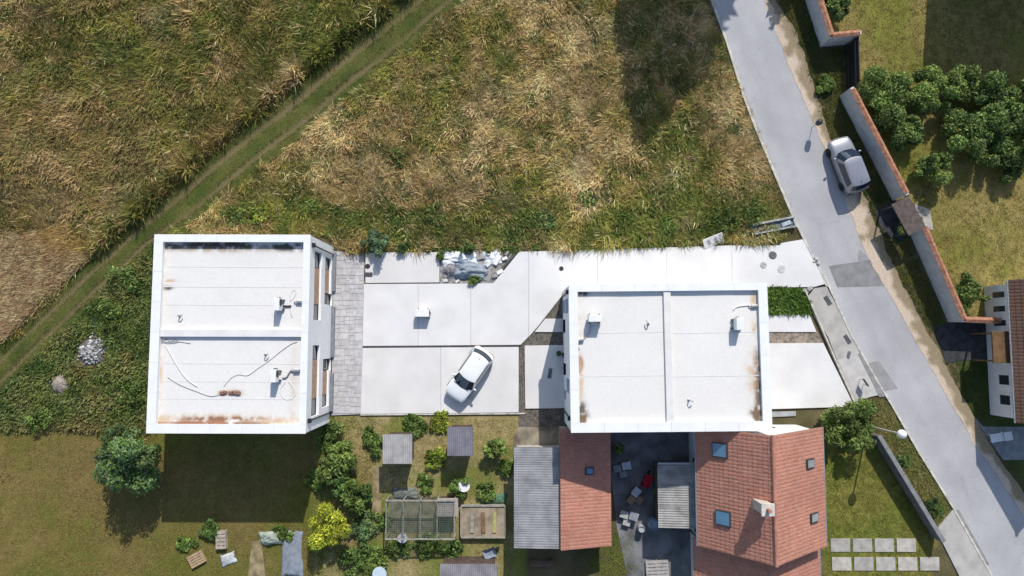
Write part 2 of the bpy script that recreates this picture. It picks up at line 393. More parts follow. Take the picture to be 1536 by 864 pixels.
# apron and footpath between paving and road
flat('driveway_threshold', [(1205,359),(1214,371),(1238,414),(1246,433),(1238,428),(1231,409)], .07, mat('threshold_concrete', (.52,.50,.47), .9, .15, 2, .3, 50), bot=-.05)
M_apron = mat('apron_concrete', (.43,.41,.38), .9, .12, 1.2, .3, 50)
flat('footpath', [(1222,432),(1240,430),(1254,457),(1274,500),(1286,522),(1320,590),(1283,604),(1262,566),(1255,538),(1242,505),(1222,475),(1211,446)], .075, M_apron, bot=-.05)
flat('footpath', [(1257,540),(1287,527),(1321,592),(1284,600)], .081, mat('apron_pale', (.50,.48,.46), .9, .1, 1.5, .3, 50), bot=.06)
flat('gutter', [(1286,530),(1294,531),(1330,594),(1319,596)], .087, mat('gutter_grey', (.27,.265,.26), .9, .15, 2.5), bot=.0)
flat('gravel_strip', [(1203,432),(1213,446),(1223,475),(1243,505),(1256,538),(1263,566),(1286,606),(1283,611)], .035, mat('dark_gravel', (.15,.15,.14), .95, .3, 6, .9, 60), bot=-.05)
flat('footpath', [(1404,794),(1430,764),(1492,868),(1560,985),(1500,985)], .075, M_apron, bot=-.05)
flat('gutter', [(1431,766),(1438,764),(1484,846),(1476,846)], .081, mat('gutter_grey', (.27,.265,.26)), bot=.0)
flat('driveway', [(1398,486),(1480,482),(1485,540),(1446,540),(1420,545)], .03, mat('dark_asphalt', (.055,.057,.062), .9, .25, 2, .3, 60), bot=-.05)
flat('driveway', [(1455,618),(1505,690),(1560,690),(1560,640),(1475,640)], .026, mat('driveway_grey', (.26,.27,.28), .9, .15, 2, .3, 60), bot=-.05)
flat('driveway', [(1312,318),(1338,300),(1372,346),(1352,362),(1326,352)], .04, mat('dark_asphalt', (.055,.057,.062)), bot=-.05)
flat('driveway', [(1372,306),(1395,314),(1400,345),(1380,342)], .03, mat('garden_paving', (.42,.40,.34), .9, .2, 2, .3, 60), bot=-.05)
flat('yard', [(838,640),(1060,640),(1060,990),(960,990),(940,860),(925,790),(915,700)], .012, mat('yard_asphalt', (.20,.20,.205), .9, .3, .7, .3, 60))
flat('yard', [(790,620),(848,620),(848,672),(770,672),(770,655)], .016, mat('yard_sand', (.33,.28,.21), .95, .35, .8, .3, 60))

# concrete paving: poured slabs with joints, around the two white houses
M_conc = [mat('white_concrete_%s' % k, c, .85, .05, .55, .12, 60, .2, fine=.035) for k, c in
          (('a',(.665,.655,.65)),('b',(.65,.64,.63)),('c',(.675,.665,.655)),('d',(.635,.62,.605)))]
pav = props(thing('paving', None, None), kind='structure')
SZ = .12
def slab(poly, m, z=SZ):
    return MB().prism(GP(poly, z), -.05, z).build('slab', m, pav, bev=.008)
def lerp(a, b, t): return (a[0]+(b[0]-a[0])*t, a[1]+(b[1]-a[1])*t)
slab([(548,379),(659,378),(659,423.5),(548,424.5)], M_conc[3])
# upper yard, cut in pours
slab([(546,426),(627,425.6),(627,518.4),(544,519)], M_conc[0]); slab([(627.3,425.6),(706,425.2),(706,517.8),(627.3,518.4)], M_conc[2])
slab([(706.3,425.2),(740,425),(779,377.5),(793,377.2),(793,505),(781,517.2),(706.3,517.8)], M_conc[0])
slab([(793.3,377.2),(896,373.8),(896,446),(841,446),(807,489.5),(793.3,505)], M_conc[2])
slab([(896.3,373.8),(1000,371),(1000,446),(896.3,446)], M_conc[0]); slab([(1000.3,371),(1098,368),(1098,446),(1000.3,446)], M_conc[1])
slab([(1098.3,368),(1140,368.4),(1169.5,368),(1172,364.5),(1204,359),(1230.6,409),(1237,426),(1221,430.5),(1150,431),(1150,446),(1098.3,446)], M_conc[2])
slab([(544,522),(661,521.2),(661,620),(541,621)], M_conc[3]); slab([(661.3,521.2),(778,520.4),(778,618.6),(661.3,620)], M_conc[1])
slab([(787,518.5),(856,517.5),(857,612),(788,613)], M_conc[3])
slab([(818,478),(858,478),(858,498),(802,498)], M_conc[1])
slab([(1146,472.5),(1214,472),(1225,498),(1146,498)], M_conc[0])
slab([(1146,515),(1235,514.5),(1282,610),(1146,614)], M_conc[2])
slab([(1146,618),(1194,617),(1194,624),(1146,626)], mat('grey_concrete', (.33,.34,.35), .85, .12, 2, .2, 60), .10)
flat('gravel_bed', [(841,440),(858,446),(858,640),(778,640),(779,519),(806,490)], .03, mat('brown_gravel', (.17,.15,.125), .95, .3, 7, 1., 45), bot=-.05)
flat('gravel_bed', [(1150,498),(1226,498),(1236,515),(1150,515)], .045, mat('pale_gravel', (.34,.28,.22), .95, .3, 4, 1., 45), bot=-.05)
flat('gravel_bed', [(660,376),(778,374),(741,425),(660,425)], .03, mat('rubble_earth', (.38,.36,.33), .95, .3, 4, 1., 30), bot=-.05)
edging('kerb', [(1205,433),(1283,611)], -.05, .05, -.05, .22)
edging('kerb', [(541,622.5),(788,620.5)], -.03, .06, -.05, .10)

# random flagstones beside the left house, each stone its own piece
fl = props(thing('flagstone_path', None, None), kind='structure')
MB().prism(GP([(500,377),(546.5,377),(543,621),(497,623)], .09), -.05, .085).build('bedding', mat('mortar', (.46,.445,.44), .95, .1), fl)
M_fl = [mat('flagstone_%d' % i, c, .85, .12, 2.5, .3, 60) for i, c in enumerate(((.50,.485,.495),(.525,.51,.515),(.48,.465,.475),(.51,.49,.485)))]
def split(x0, x1, y0, y1):
    w_, h_ = x1-x0, y1-y0
    if max(w_, h_) < random.uniform(9, 15) or (w_ < 7 and h_ < 7):
        j = lambda: random.uniform(-.12,.12); k = lambda y: -(y-377)*.0125
        P = [(x0+.25+j(),y0+.25+j()),(x1-.25+j(),y0+.25+j()),(x1-.25+j(),y1-.25+j()),(x0+.25+j(),y1-.25+j())]
        MB().prism(GP([(px+k(py),py) for px,py in P], .11), .05, .11+random.uniform(-.004,.006)).build('flagstone', random.choice(M_fl), fl); return
    t_ = random.uniform(.36,.64)
    if w_ > h_*random.uniform(.8,1.25): split(x0, x0+w_*t_, y0, y1); split(x0+w_*t_, x1, y0, y1)
    else: split(x0, x1, y0, y0+h_*t_); split(x0, x1, y0+h_*t_, y1)
for k in range(10): split(501, 545.6, 378.2+24.18*k, 378.2+24.18*(k+1))

# slot drain across the yard
t = thing('slot_drain', 'long dark slot drain between the two big white slabs', 'drain', G(661,520.2))
a = rel(t, [G(543,519.4,.12),G(779,517.6,.12),G(779,520,.12),G(543,521.6,.12)])
MB().prism([p[:2] for p in a], -.04, .10).build('channel', mat('drain_dark', (.05,.05,.055), .8), t)
gl = rel(t, [G(544,520.5,.12),G(778,518.8,.12)])
for i in range(12):
    p = Vector(gl[0]).lerp(Vector(gl[1]), (i+.5)/12); L = (Vector(gl[1])-Vector(gl[0])).length/12-.02
    MB().cbox(p.x, p.y, .108, L, .05, .012, math.atan2(gl[1][1]-gl[0][1], gl[1][0]-gl[0][0])).build('grate', mat('grate_steel', (.13,.13,.14), .6, .2, 4, metal=.5), t)

# ------------------------------------------------------------------ the two white flat-roofed houses
M_render = mat('white_render', (.80,.80,.80), .85, .03, 1.2, .15, 80, .2, fine=.02)
M_coping = mat('white_coping', (.74,.745,.76), .5, .03, 1.5, .05, 40, .35, fine=.015)
M_frame = mat('anthracite_frame', (.05,.053,.058), .5, .1, 5)
M_brown = mat('wood_panel', (.47,.30,.20), .7, .18, 5, .2, 60)
M_glass = mat('dark_glass', (.025,.032,.042), .06, .05, 2, spec=.6, fine=0)
M_black = mat('black_metal', (.02,.02,.022), .5, .1, 5)
M_grey = mat('grey_plinth', (.20,.21,.23), .85, .12, 3, .3, 60)
M_steel = mat('galvanised', (.45,.46,.47), .45, .15, 6, metal=.6)
M_white = mat('white_enamel', (.74,.74,.73), .4, .04, 3)
M_cable = mat('grey_cable', (.42,.42,.42), .6, .1, 5)
H_TOP = 5.9
def fit_rect(px, z):
    p = [G(a, b, z) for a, b in px]; c = sum(p, Vector())/4; e = (p[1]-p[0])+(p[2]-p[3]); a = math.atan2(e.y, e.x)
    f = (p[0]-p[3])+(p[1]-p[2]); a2 = math.atan2(f.y, f.x)-math.pi/2
    return c, (a+a2)/2, e.length/2, f.length/2
def side_fn(W, D, side):
    # (a along wall, t outward, z) -> local xyz
    return {'E': lambda a,t,z: (W/2+t, a, z), 'W': lambda a,t,z: (-W/2-t, a, z), 'N': lambda a,t,z: (a, D/2+t, z), 'S': lambda a,t,z: (a, -D/2-t, z)}[side]
def sbox(b, fn, a0, a1, t0, t1, z0, z1):
    p, q = fn(a0,t0,z0), fn(a1,t1,z1)
    return b.box(min(p[0],q[0]), max(p[0],q[0]), min(p[1],q[1]), max(p[1],q[1]), z0, z1)
def facade(house, fn, a0, a1, z0, z1, ops, th=.3):
    b = MB(); A = sorted({a0,a1,*[o[0] for o in ops],*[o[1] for o in ops]})
    for i in range(len(A)-1):
        m = (A[i]+A[i+1])/2; cut = sorted([(o[2],o[3]) for o in ops if o[0] < m < o[1]]); z = z0
        for c in cut:
            if c[0] > z+.001: sbox(b, fn, A[i], A[i+1], -th, 0, z, c[0])
            z = c[1]
        if z < z1: sbox(b, fn, A[i], A[i+1], -th, 0, z, z1)
    b.build('wall', M_render, house)
    for o in ops:
        x0,x1,q0,q1,kind = o; w_ = MB(); f = .06
        nm = 'door' if kind == 'door' else ('panel' if kind == 'panel' else 'window')
        if kind == 'panel':
            sbox(MB(), fn, 0,0,0,0,0,0)
            b = sbox(MB(), fn, x0, x1, -.28, -.14, q0, q1); pn = b.build('panel', M_brown, house)
            for k in range(5):
                z = q0+(q1-q0)*(k+.5)/5; sbox(MB(), fn, x0+.01, x1-.01, -.14, -.118, z-(q1-q0)*.085, z+(q1-q0)*.085).build('board', M_brown, pn)
            continue
        for (u0,u1,v0,v1) in ((x0,x1,q0,q0+f),(x0,x1,q1-f,q1),(x0,x0+f,q0+f,q1-f),(x1-f,x1,q0+f,q1-f)): sbox(w_, fn, u0, u1, -.22, -.14, v0, v1)
        wo = w_.build(nm, M_frame, house)
        sbox(MB(), fn, x0+f, x1-f, -.20, -.18, q0+f, q1-f).build('pane', M_glass, wo)
        if kind == 'door': MB().tube([fn(x0+.15,-.10,q0+.8), fn(x0+.15,-.10,q0+1.4)], .02).build('handle', M_steel, wo)
        else: sbox(MB(), fn, x0-.03, x1+.03, -.14, .05, q0-.04, q0+.003).build('sill', M_coping, wo)

def stain_field(x, y, stains, off):
    base = np.tile([.675,.655,.625], (len(x),1)); n = fbm(x, y, 2.5, 4, off); base *= (.965+.07*n)[:,None]
    f = fbm(x, y, .35, 4, off+3)
    for (sx, sy, rx, ry, s, c) in stains:
        d = ((x-sx)/rx)**2+((y-sy)/ry)**2; k = np.clip(s*np.exp(-d)*sstep(.15,.75,f)*1.9, 0, .96)
        base = mixc(base, np.tile(c, (len(x),1)), k)
    return base
def parapet_house(name, label, corners, par, par_h, mids, stains, seams, ops):
    c, rz, W, D = fit_rect(corners, H_TOP); c.z = 0
    h = thing(name, label, 'house', c, rz); zt = H_TOP-.05; zd = H_TOP-par_h
    th = .3; i0, i1, j0, j1 = -W/2+par['W'], W/2-par['E'], -D/2+par['S'], D/2-par['N']
    for s in 'NSEW':
        fn = side_fn(W, D, s); a0, a1 = (-D/2+th, D/2-th) if s in 'EW' else (-W/2, W/2)
        facade(h, fn, a0, a1, 0, zd-.02, ops(s, h, W, D))
        q = par[s]; pb = MB(); sbox(pb, fn, a0 if s in 'NS' else -D/2+par['S'], a1 if s in 'NS' else D/2-par['N'], -q, .0, zd-.02, zt); pb.build('parapet', M_render, h)
    o = .035
    def cope(x0, x1, y0, y1, ax):                          # metal cap in lengths of about two metres with open joints
        L_ = (x1-x0) if ax == 'x' else (y1-y0); n_ = max(1, round(L_/2.1))
        for k in range(n_):
            f0, f1 = k/n_, (k+1)/n_; g_ = .005; dz_ = .002*(k % 2); b = MB()
            if ax == 'x': b.box(x0+L_*f0+g_, x0+L_*f1-g_, y0, y1, zt, H_TOP+dz_)
            else: b.box(x0, x1, y0+L_*f0+g_, y0+L_*f1-g_, zt, H_TOP+dz_)
            b.build('coping', M_coping, h)
    cope(-W/2-o, W/2+o, D/2-par['N']-o, D/2+o, 'x'); cope(-W/2-o, W/2+o, -D/2-o, -D/2+par['S']+o, 'x')
    cope(-W/2-o, -W/2+par['W']+o, j0+o, j1-o, 'y'); cope(W/2-par['E']-o, W/2+o, j0+o, j1-o, 'y')
    loc = lambda px, py, z: rel(h, [G(px, py, z)])[0]
    st = []
    for (px, py, rx, ry, s, cc) in stains:
        p = loc(px, py, zd); st.append((p[0], p[1], rx/23., ry/23., s, cc))
    xs = np.arange(i0, i1+.03, (i1-i0)/round((i1-i0)/.06)); ys = np.arange(j0, j1+.03, (j1-j0)/round((j1-j0)/.06))
    off = abs(c.x); dz = lambda x, y: zd+.03*(fbm(x, y, 2.2, 3, off)-.5)
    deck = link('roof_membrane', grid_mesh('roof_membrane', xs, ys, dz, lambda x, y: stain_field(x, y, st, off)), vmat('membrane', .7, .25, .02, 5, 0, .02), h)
    M_seam = mat('membrane_seam', (.665,.655,.635), .75, .04, 4)
    for (p, q) in seams:
        a = Vector(loc(*p, zd)); b2 = Vector(loc(*q, zd)); n = max(2, int((b2-a).length/.5)); pts = [a.lerp(b2, k/n) for k in range(n+1)]
        for v in pts: v.z = float(dz(np.array([v.x]), np.array([v.y]))[0])+.006
        d = (b2-a).normalized(); nn = Vector((-d.y, d.x, 0))*.03; sb = MB()
        for k in range(n):
            A, B = pts[k], pts[k+1]; u = Vector((0,0,.0035)); sb.add([A-nn,B-nn,B+nn,A+nn,A-nn*.8+u,B-nn*.8+u,B+nn*.8+u,A+nn*.8+u],[(4,5,6,7),(0,1,5,4),(2,3,7,6)])
        sb.build('seam', M_seam, deck)
    for (mode, p0, p1, mh) in mids:                        # low party-wall upstand
        a, b2 = loc(*p0, zd+mh), loc(*p1, zd+mh)
        mb = MB()
        if mode == 'x': mb.box(i0, i1, min(a[1],b2[1]), max(a[1],b2[1]), zd-.03, zd+mh)
        else: mb.box(min(a[0],b2[0]), max(a[0],b2[0]), j0, j1, zd-.03, zd+mh)
        mb.build('party_upstand', mat('upstand_membrane', (.67,.655,.63), .75, .05, 1.5), h, bev=.015)
    return h, W, D, zd, loc
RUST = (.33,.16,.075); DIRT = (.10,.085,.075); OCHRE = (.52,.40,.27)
def yl(h, px, py, z): return rel(h, [G(px, py, z)])[0]

def ops_left(s, h, W, D):
    if s == 'E':
        o = []
        y = lambda py, z, px=478: yl(h, px, py, z)[1]
        up = [(378,402),(402,456),(456,480)]; us = [(518,540),(540,598),(598,624)]
        for g in (up, us):
            for k,(a,b) in enumerate(g):
                lo, hi = y(b, 3.9), y(a, 3.9)
                o.append((lo, hi, 3.1, 4.7, 'panel' if k == 1 else 'win'))
        for (a,b,k) in ((387,405,'win'),(405,440,'panel'),(440,457,'door'),(538,556,'door'),(556,592,'panel'),(592,610,'win')):
            lo, hi = y(b, 1.2, 494), y(a, 1.2, 494); o.append((lo, hi, .12 if k == 'door' else .6, 2.15, k))
        return o
    if s == 'W': return [(-D*.36,-D*.2,.9,2.1,'win'),(D*.2,D*.36,.9,2.1,'win'),(-D*.36,-D*.2,3.6,4.8,'win'),(D*.2,D*.36,3.6,4.8,'win')]
    return [(-1.2,.6,3.6,4.8,'win'),(1.8,3.0,.9,2.1,'win')]
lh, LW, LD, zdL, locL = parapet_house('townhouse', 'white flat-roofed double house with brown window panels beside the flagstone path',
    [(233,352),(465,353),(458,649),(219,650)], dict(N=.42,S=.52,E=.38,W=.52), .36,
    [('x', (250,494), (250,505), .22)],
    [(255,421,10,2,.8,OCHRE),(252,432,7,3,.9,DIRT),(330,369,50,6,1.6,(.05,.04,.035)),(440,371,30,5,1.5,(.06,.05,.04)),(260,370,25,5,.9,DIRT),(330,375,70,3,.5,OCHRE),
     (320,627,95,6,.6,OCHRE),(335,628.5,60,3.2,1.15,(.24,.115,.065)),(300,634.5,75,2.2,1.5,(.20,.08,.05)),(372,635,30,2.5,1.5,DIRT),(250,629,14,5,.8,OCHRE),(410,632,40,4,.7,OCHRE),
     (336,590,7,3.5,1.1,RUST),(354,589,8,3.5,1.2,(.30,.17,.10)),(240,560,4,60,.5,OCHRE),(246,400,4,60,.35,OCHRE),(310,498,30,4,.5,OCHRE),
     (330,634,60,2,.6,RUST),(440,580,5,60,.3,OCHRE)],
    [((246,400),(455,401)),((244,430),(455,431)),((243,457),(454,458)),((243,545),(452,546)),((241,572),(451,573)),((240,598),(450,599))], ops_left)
def ops_right(s, h, W, D):
    y = lambda py, z: yl(h, 852, py, z)[1]
    if s == 'W':
        return [(y(500,1.2), y(479,1.2), .12, 2.2, 'door'), (y(470,3.9), y(448,3.9), 3.1, 4.7, 'win'), (y(590,3.9), y(568,3.9), 3.1, 4.7, 'win'),
                (y(563,1.2), y(545,1.2), .12, 2.2, 'door'), (y(470,1.2), y(450,1.2), .6, 2.1, 'win'), (y(600,1.2), y(585,1.2), .6, 2.1, 'win')]
    if s == 'E': return [(-D*.3,-D*.1,.12,2.2,'door'),(D*.12,D*.32,.7,2.1,'win'),(-D*.32,-D*.1,3.3,4.7,'win'),(D*.12,D*.32,3.3,4.7,'win')]
    if s == 'N': return [(-4.2,-2.6,3.3,4.6,'win'),(2.4,4.0,3.3,4.6,'win'),(-1.2,-.2,.8,2.0,'win')]
    return []
rh, RW, RD, zdR, locR = parapet_house('townhouse', 'white flat-roofed double house joined to the red-tiled house',
    [(854,428.5),(1150,424),(1158,646),(857,648)], dict(N=.40,S=.55,E=.52,W=.50), .27,
    [('y', (997.5,520), (1008,520), .20)],
    [(870,549,4,16,1.4,(.34,.18,.08)),(871,575,4,30,.7,OCHRE),(872,620,7,16,1.0,DIRT),(873,627,8,8,1.2,(.18,.12,.07)),(869,470,4,40,.35,OCHRE),
     (1135,565,5,22,1.4,(.36,.17,.06)),(1137,575,4,40,1.1,DIRT),(1135,622,8,14,1.3,(.16,.10,.06)),(1132,450,6,10,.8,OCHRE),(1131,490,4,12,.7,OCHRE),(1128,560,9,30,.5,OCHRE),(874,440,8,4,1.,DIRT)],
    [((868,500),(995,498)),((868,565),(996,563)),((1009,500),(1139,498)),((1010,565),(1140,563))], ops_right)

# rain pipes, grey plinths
def downpipe(h, px, py, zt, top='hopper'):
    p = yl(h, px, py, zt); b = MB(); return p
for (py) in (367.5, 631.5):
    p = yl(lh, 471 if py < 500 else 463.5, py, 5.45); x = LW/2+.07
    dp = MB().tube([(x,p[1],.12),(x,p[1],5.2)], .05).build('downpipe', M_black, lh)
    MB().box(x-.10, x+.12, p[1]-.14, p[1]+.14, 5.2, 5.5).build('hopper', M_black, dp, bev=.02)
for (py) in (438, 627.5):
    p = yl(rh, 853.5, py, 5.4); x = -RW/2-.07
    dp = MB().tube([(x,p[1],.05),(x,p[1],5.2)], .05).build('downpipe', M_black, rh)
    MB().box(x-.12, x+.10, p[1]-.14, p[1]+.14, 5.2, 5.5).build('hopper', M_black, dp, bev=.02)
for (a, b_) in ((378,437),(460,536),(560,617)):
    y0, y1 = yl(lh, 504, b_, .3)[1], yl(lh, 504, a, .3)[1]
    MB().box(LW/2+.002, LW/2+.26, y0, y1, .1, .30).build('plinth', M_grey, lh, bev=.01)

# ------------------------------------------------------------------ plant on the roofs
def ac_unit(label, loc, rz, ztop, L=.82, Dp=.36, Hh=.62, foot=.22):
    t = thing('air_conditioner', label, 'air conditioner', loc, rz, 'outdoor cooling units')
    MB().box(-L/2, L/2, -Dp/2, Dp/2, foot, foot+Hh).build('casing', M_white, t, bev=.02)
    g = MB().lathe([(.24,0),(.24,.012),(.20,.012),(.20,.004)], n=20); g.v = [(v[0]+.12, -Dp/2-.001-v[2], foot+Hh/2+v[1]) for v in g.v]; g.build('fan_grille', M_black, t)
    for k in range(4):
        MB().box(L/2+.001, L/2+.012, -Dp/2+.05, Dp/2-.05, foot+.12+k*.1, foot+.16+k*.1).build('louvre', M_frame, t)
    for s in (-1, 1): MB().box(s*L*.36-.03, s*L*.36+.03, -Dp/2-.10, Dp/2+.10, 0, foot).build('foot', M_frame, t, bev=.008)
    MB().box(L/2+.01, L/2+.06, -.10, .10, foot+.04, foot+.2).build('valve', M_frame, t)
    return t
def place(px, py, z): return G(px, py, z)
def cable(name, label, pts, z, r=.022, m=None, cat='cable'):
    w_ = [G(*p[:2], z+(p[2] if len(p) > 2 else 0)) for p in pts]; out = []
    for i in range(len(w_)-1):                             # smoothed polyline
        p0, p1, p2, p3 = w_[max(i-1,0)], w_[i], w_[i+1], w_[min(i+2,len(w_)-1)]
        for k in range(6):
            s = k/6; out.append(.5*((2*p1)+(p2-p0)*s+(2*p0-5*p1+4*p2-p3)*s*s+(3*p1-p0-3*p2+p3)*s**3))
    out.append(w_[-1]); out = [Vector((p.x, p.y, p.z+r)) for p in out]
    return props(MB().tube(out, r, 6).build(name, m or M_cable, smooth=True), label, cat)
ac_unit('white cooling unit on the left roof beside coiled cable', place(421,457,zdL+.02), math.pi/2, 0)
ac_unit('white cooling unit on the left roof by the long diagonal cable', place(416,563,zdL+.02), math.pi/2, 0)
ac_unit('white cooling unit on the roof by rust-stained west parapet', place(891,478,zdR+.02), 0, 0, L=.86, Dp=.45)
ac_unit('white cooling unit on the roof beside the east parapet', place(1104,486,zdR+.02), math.pi/2, 0, L=.8, Dp=.46)
ac_unit('white cooling unit standing alone on the yard slab', G(635,470,SZ), 0, 0, L=1.0, Dp=.55, Hh=.62, foot=.12)
def riser(label, px, py, z, d, hgt=.30):
    p = G(px, py, z); t = thing('roof_outlet', label, 'pipe outlet', p, d)
    MB().lathe([(.10,-.02),(.10,.03),(.06,.05)], n=12).build('collar', M_steel, t, smooth=False)
    MB().tube([(0,0,0),(0,0,hgt),(.10,0,hgt+.07),(.22,0,hgt+.02),(.24,0,hgt-.08)], .04, 8).build('pipe', M_cable, t, smooth=True)
riser('bent pipe outlet on the left roof near its west parapet', 270, 474, zdL, .3)
riser('bent pipe outlet on the left roof beside the diagonal cable', 399, 532, zdL, .3)
riser('bent pipe outlet on the right roof near the party upstand', 972, 486, zdR, 2.2)
riser('bent pipe outlet on the right roof beside the south parapet', 1033, 600, zdR, -.4)
def wall_outlet(label, px, py, z, rz, h_=.22):
    t = thing('pipe_box', label, 'pipe cover', G(px, py, z), rz)
    MB().box(-.20,.20,-.07,.07,-.02,h_).build('cover', M_steel, t, bev=.02)
    MB().tube([(-.2,0,h_*.6),(-.32,0,h_*.5),(-.36,0,.02)], .04).build('pipe', M_cable, t, smooth=True)
wall_outlet('grey pipe cover with cable beside the coiled cable', 450, 453, zdL, 0)
wall_outlet('grey pipe cover where the looped white cable ends', 446, 556, zdL, 0)
wall_outlet('pale pipe cover against the west parapet', 871, 510, zdR, .1)
wall_outlet('pale pipe cover against the east parapet', 1131, 459, zdR, .1)
M_wcable = mat('white_cable', (.62,.62,.61), .6, .05, 5)
cable('coiled_cable', 'thin white cable coiled next to the pipe cover', [(434,456),(436,466),(439,476),(436,470),(435,452),(437,440),(442,435),(444,440),(440,448),(435,452)], zdL, .02, M_wcable)
cable('insulated_pipe', 'black insulated pipe from cooling unit towards coiled cable', [(425,459),(432,459.5),(437,459)], zdL, .06, M_frame, 'pipe')
cable('insulated_pipe', 'grey insulated pipe running from cooling unit to the wall', [(424,567),(430,566),(436,557),(441,555)], zdL, .05, M_grey, 'pipe')
cable('looped_cable', 'thin pale cable forming a wide loop on the roof', [(433,572),(440,582),(443,591),(438,598),(428,599),(422,592),(422,582),(428,574)], zdL, .02, M_wcable)
cable('roof_cable', 'long cable lying diagonally towards the roof corner', [(336,580),(346,568),(358,562),(372,563),(388,552),(404,541),(420,528),(437,516),(446,513)], zdL, .022)
cable('roof_cable', 'pale cable curving from the tangled corner to the rubble', [(248,517),(258,535),(270,555),(282,570),(296,580)], zdL, .03, M_wcable)
cable('roof_cable', 'grey cable sagging across the roof to the brick rubble', [(252,566),(270,577),(295,587),(315,594),(330,592),(338,589)], zdL, .024)
cable('tangled_cable', 'tangle of thin cables in the roof corner', [(240,508),(246,512),(250,508),(256,513),(262,509),(268,513),(250,515),(244,511),(240,514),(262,512),(286,515)], zdL, .025)
cable('pipe_run', 'white pipe run along the east parapet of the roof', [(1100,465),(1104,461),(1112,459),(1124,458)], zdR, .04, M_wcable, 'pipe')
cable('pipe_run', 'grey pipe run from the west parapet to the cooling unit', [(874,510),(880,504),(884,498),(886,486)], zdR, .04, M_cable, 'pipe')
cable('roof_cable', 'short black cable dropping beside the west parapet', [(868,514),(867,520),(869,524),(867,527)], zdR, .022, M_frame)
M_brick = mat('broken_brick', (.30,.17,.11), .9, .25, 8, .5, 30)
for i,(px,py,s) in enumerate(((334,589,.3),(338,588,.22),(347,589,.3),(352,589,.34),(358,590,.28))):
    p = G(px,py,zdL+.02); o = MB().cbox(p.x,p.y,zdL+.07,s,.18,.11,random.uniform(-.3,.3)).build('broken_brick', M_brick, bev=.02)
    props(o, ('brown brick at the end of the sagging roof cable','smallest brown brick fragment on the left roof','brown brick beside the smallest fragment on the roof','largest brown brick fragment on the left roof','brown brick beyond the largest fragment on the roof')[i], 'brick', 'brick rubble on the roof')

# ------------------------------------------------------------------ neighbours: gabled houses
M_tile = mat('clay_tile', (.45,.205,.15), .85, .16, 1.2, .2, 25, .25, fine=.08)
M_tile2 = mat('brown_tile', (.13,.075,.055), .85, .2, 2, .3, 25, .25, fine=.10)
def tile_slope(name, m, parent, p0, p1, q0, q1, step=.34, col=.24):
    """clay-tile slope: eave p0->p1, ridge q0->q1, courses and rolls in real relief"""
    p0,p1,q0,q1 = map(Vector,(p0,p1,q0,q1)); L = (p1-p0).length; Hs = (q0-p0).length
    nr = max(2, round(Hs/step)); nc = max(4, round(L/col)); nu = nc*4; nrm = (p1-p0).cross(q0-p0).normalized()
    if nrm.z < 0: nrm = -nrm
    u = np.linspace(0,1,nu+1); V = []; 
    rows = []
    for r in range(nr): rows += [(r/nr, .022), ((r+.985)/nr, .0)]
    g = np.random.default_rng(nr*nc)
    for k,(v,hh) in enumerate(rows):
        A = p0.lerp(q0,v); B = p1.lerp(q1,v); jit = g.normal(0,.004,nu+1)
        for i,t_ in enumerate(u):
            w_ = .016*abs(math.sin(math.pi*nc*t_)); V.append(A.lerp(B,t_)+nrm*(hh+w_+jit[i]))
    W_ = nu+1; F = []
    for r in range(len(rows)-1):
        for i in range(nu): F.append((r*W_+i, r*W_+i+1, (r+1)*W_+i+1, (r+1)*W_+i))
    if (Vector(V[1])-Vector(V[0])).cross(Vector(V[W_])-Vector(V[0])).z < 0: F = [f[::-1] for f in F]
    b = MB(); b.add(V, F); o = b.build(name, vmat('clay_tiles', .85, .25, .10, 9, 0, .2), parent)
    base = np.array((.13,.075,.055) if m == M_tile2 else (.42,.195,.14)); K = np.arange(len(V)); rr_ = (K//W_)//2; cc_ = ((K % W_)//4)
    tc_ = g.random((nr+1, nc+2)); wx = fbm(cc_*.24*1., rr_*.34*1., 2.4, 4, nr*.7); val = (.86+.14*tc_[rr_, cc_])*(.82+.36*wx)
    hue = g.random((nr+1, nc+2))[rr_, cc_]; Ct = base[None,:]*val[:,None]*np.stack([np.ones(len(V)), .93+.14*hue, .90+.2*hue],1)
    at_ = o.data.color_attributes.new('Col','FLOAT_COLOR','POINT'); at_.data.foreach_set('color', np.hstack([Ct,np.ones((len(V),1))]).astype(np.float32).ravel())
    # underside board
    d = -nrm*.10; MB().add([p0,p1,q1,q0,p0+d,p1+d,q1+d,q0+d],[(0,1,2,3),(7,6,5,4),(0,4,5,1),(1,5,6,2),(2,6,7,3),(3,7,4,0)]).build('soffit', mat('soffit_board', (.22,.16,.12), .8), o)
    return o
def skylight(parent, p, nrm, up, w_=.75, h_=1.1, glass=None):
    nrm = Vector(nrm).normalized(); up = Vector(up).normalized(); r = up.cross(nrm); p = Vector(p)
    def bx(a0,a1,b0,b1,c0,c1):
        return MB().add([p+r*a+up*b+nrm*c for c in (c0,c1) for (a,b) in ((a0,b0),(a1,b0),(a1,b1),(a0,b1))],[(3,2,1,0),(4,5,6,7),(0,1,5,4),(1,2,6,5),(2,3,7,6),(3,0,4,7)])
    f = bx(-w_/2,w_/2,-h_/2,h_/2,-.05,.11).build('skylight', M_frame, parent)
    bx(-w_/2+.07,w_/2-.07,-h_/2+.07,h_/2-.07,.10,.125).build('pane', glass or mat('sky_glass', (.10,.22,.34), .08, .1, 2, spec=.6, fine=0), f)
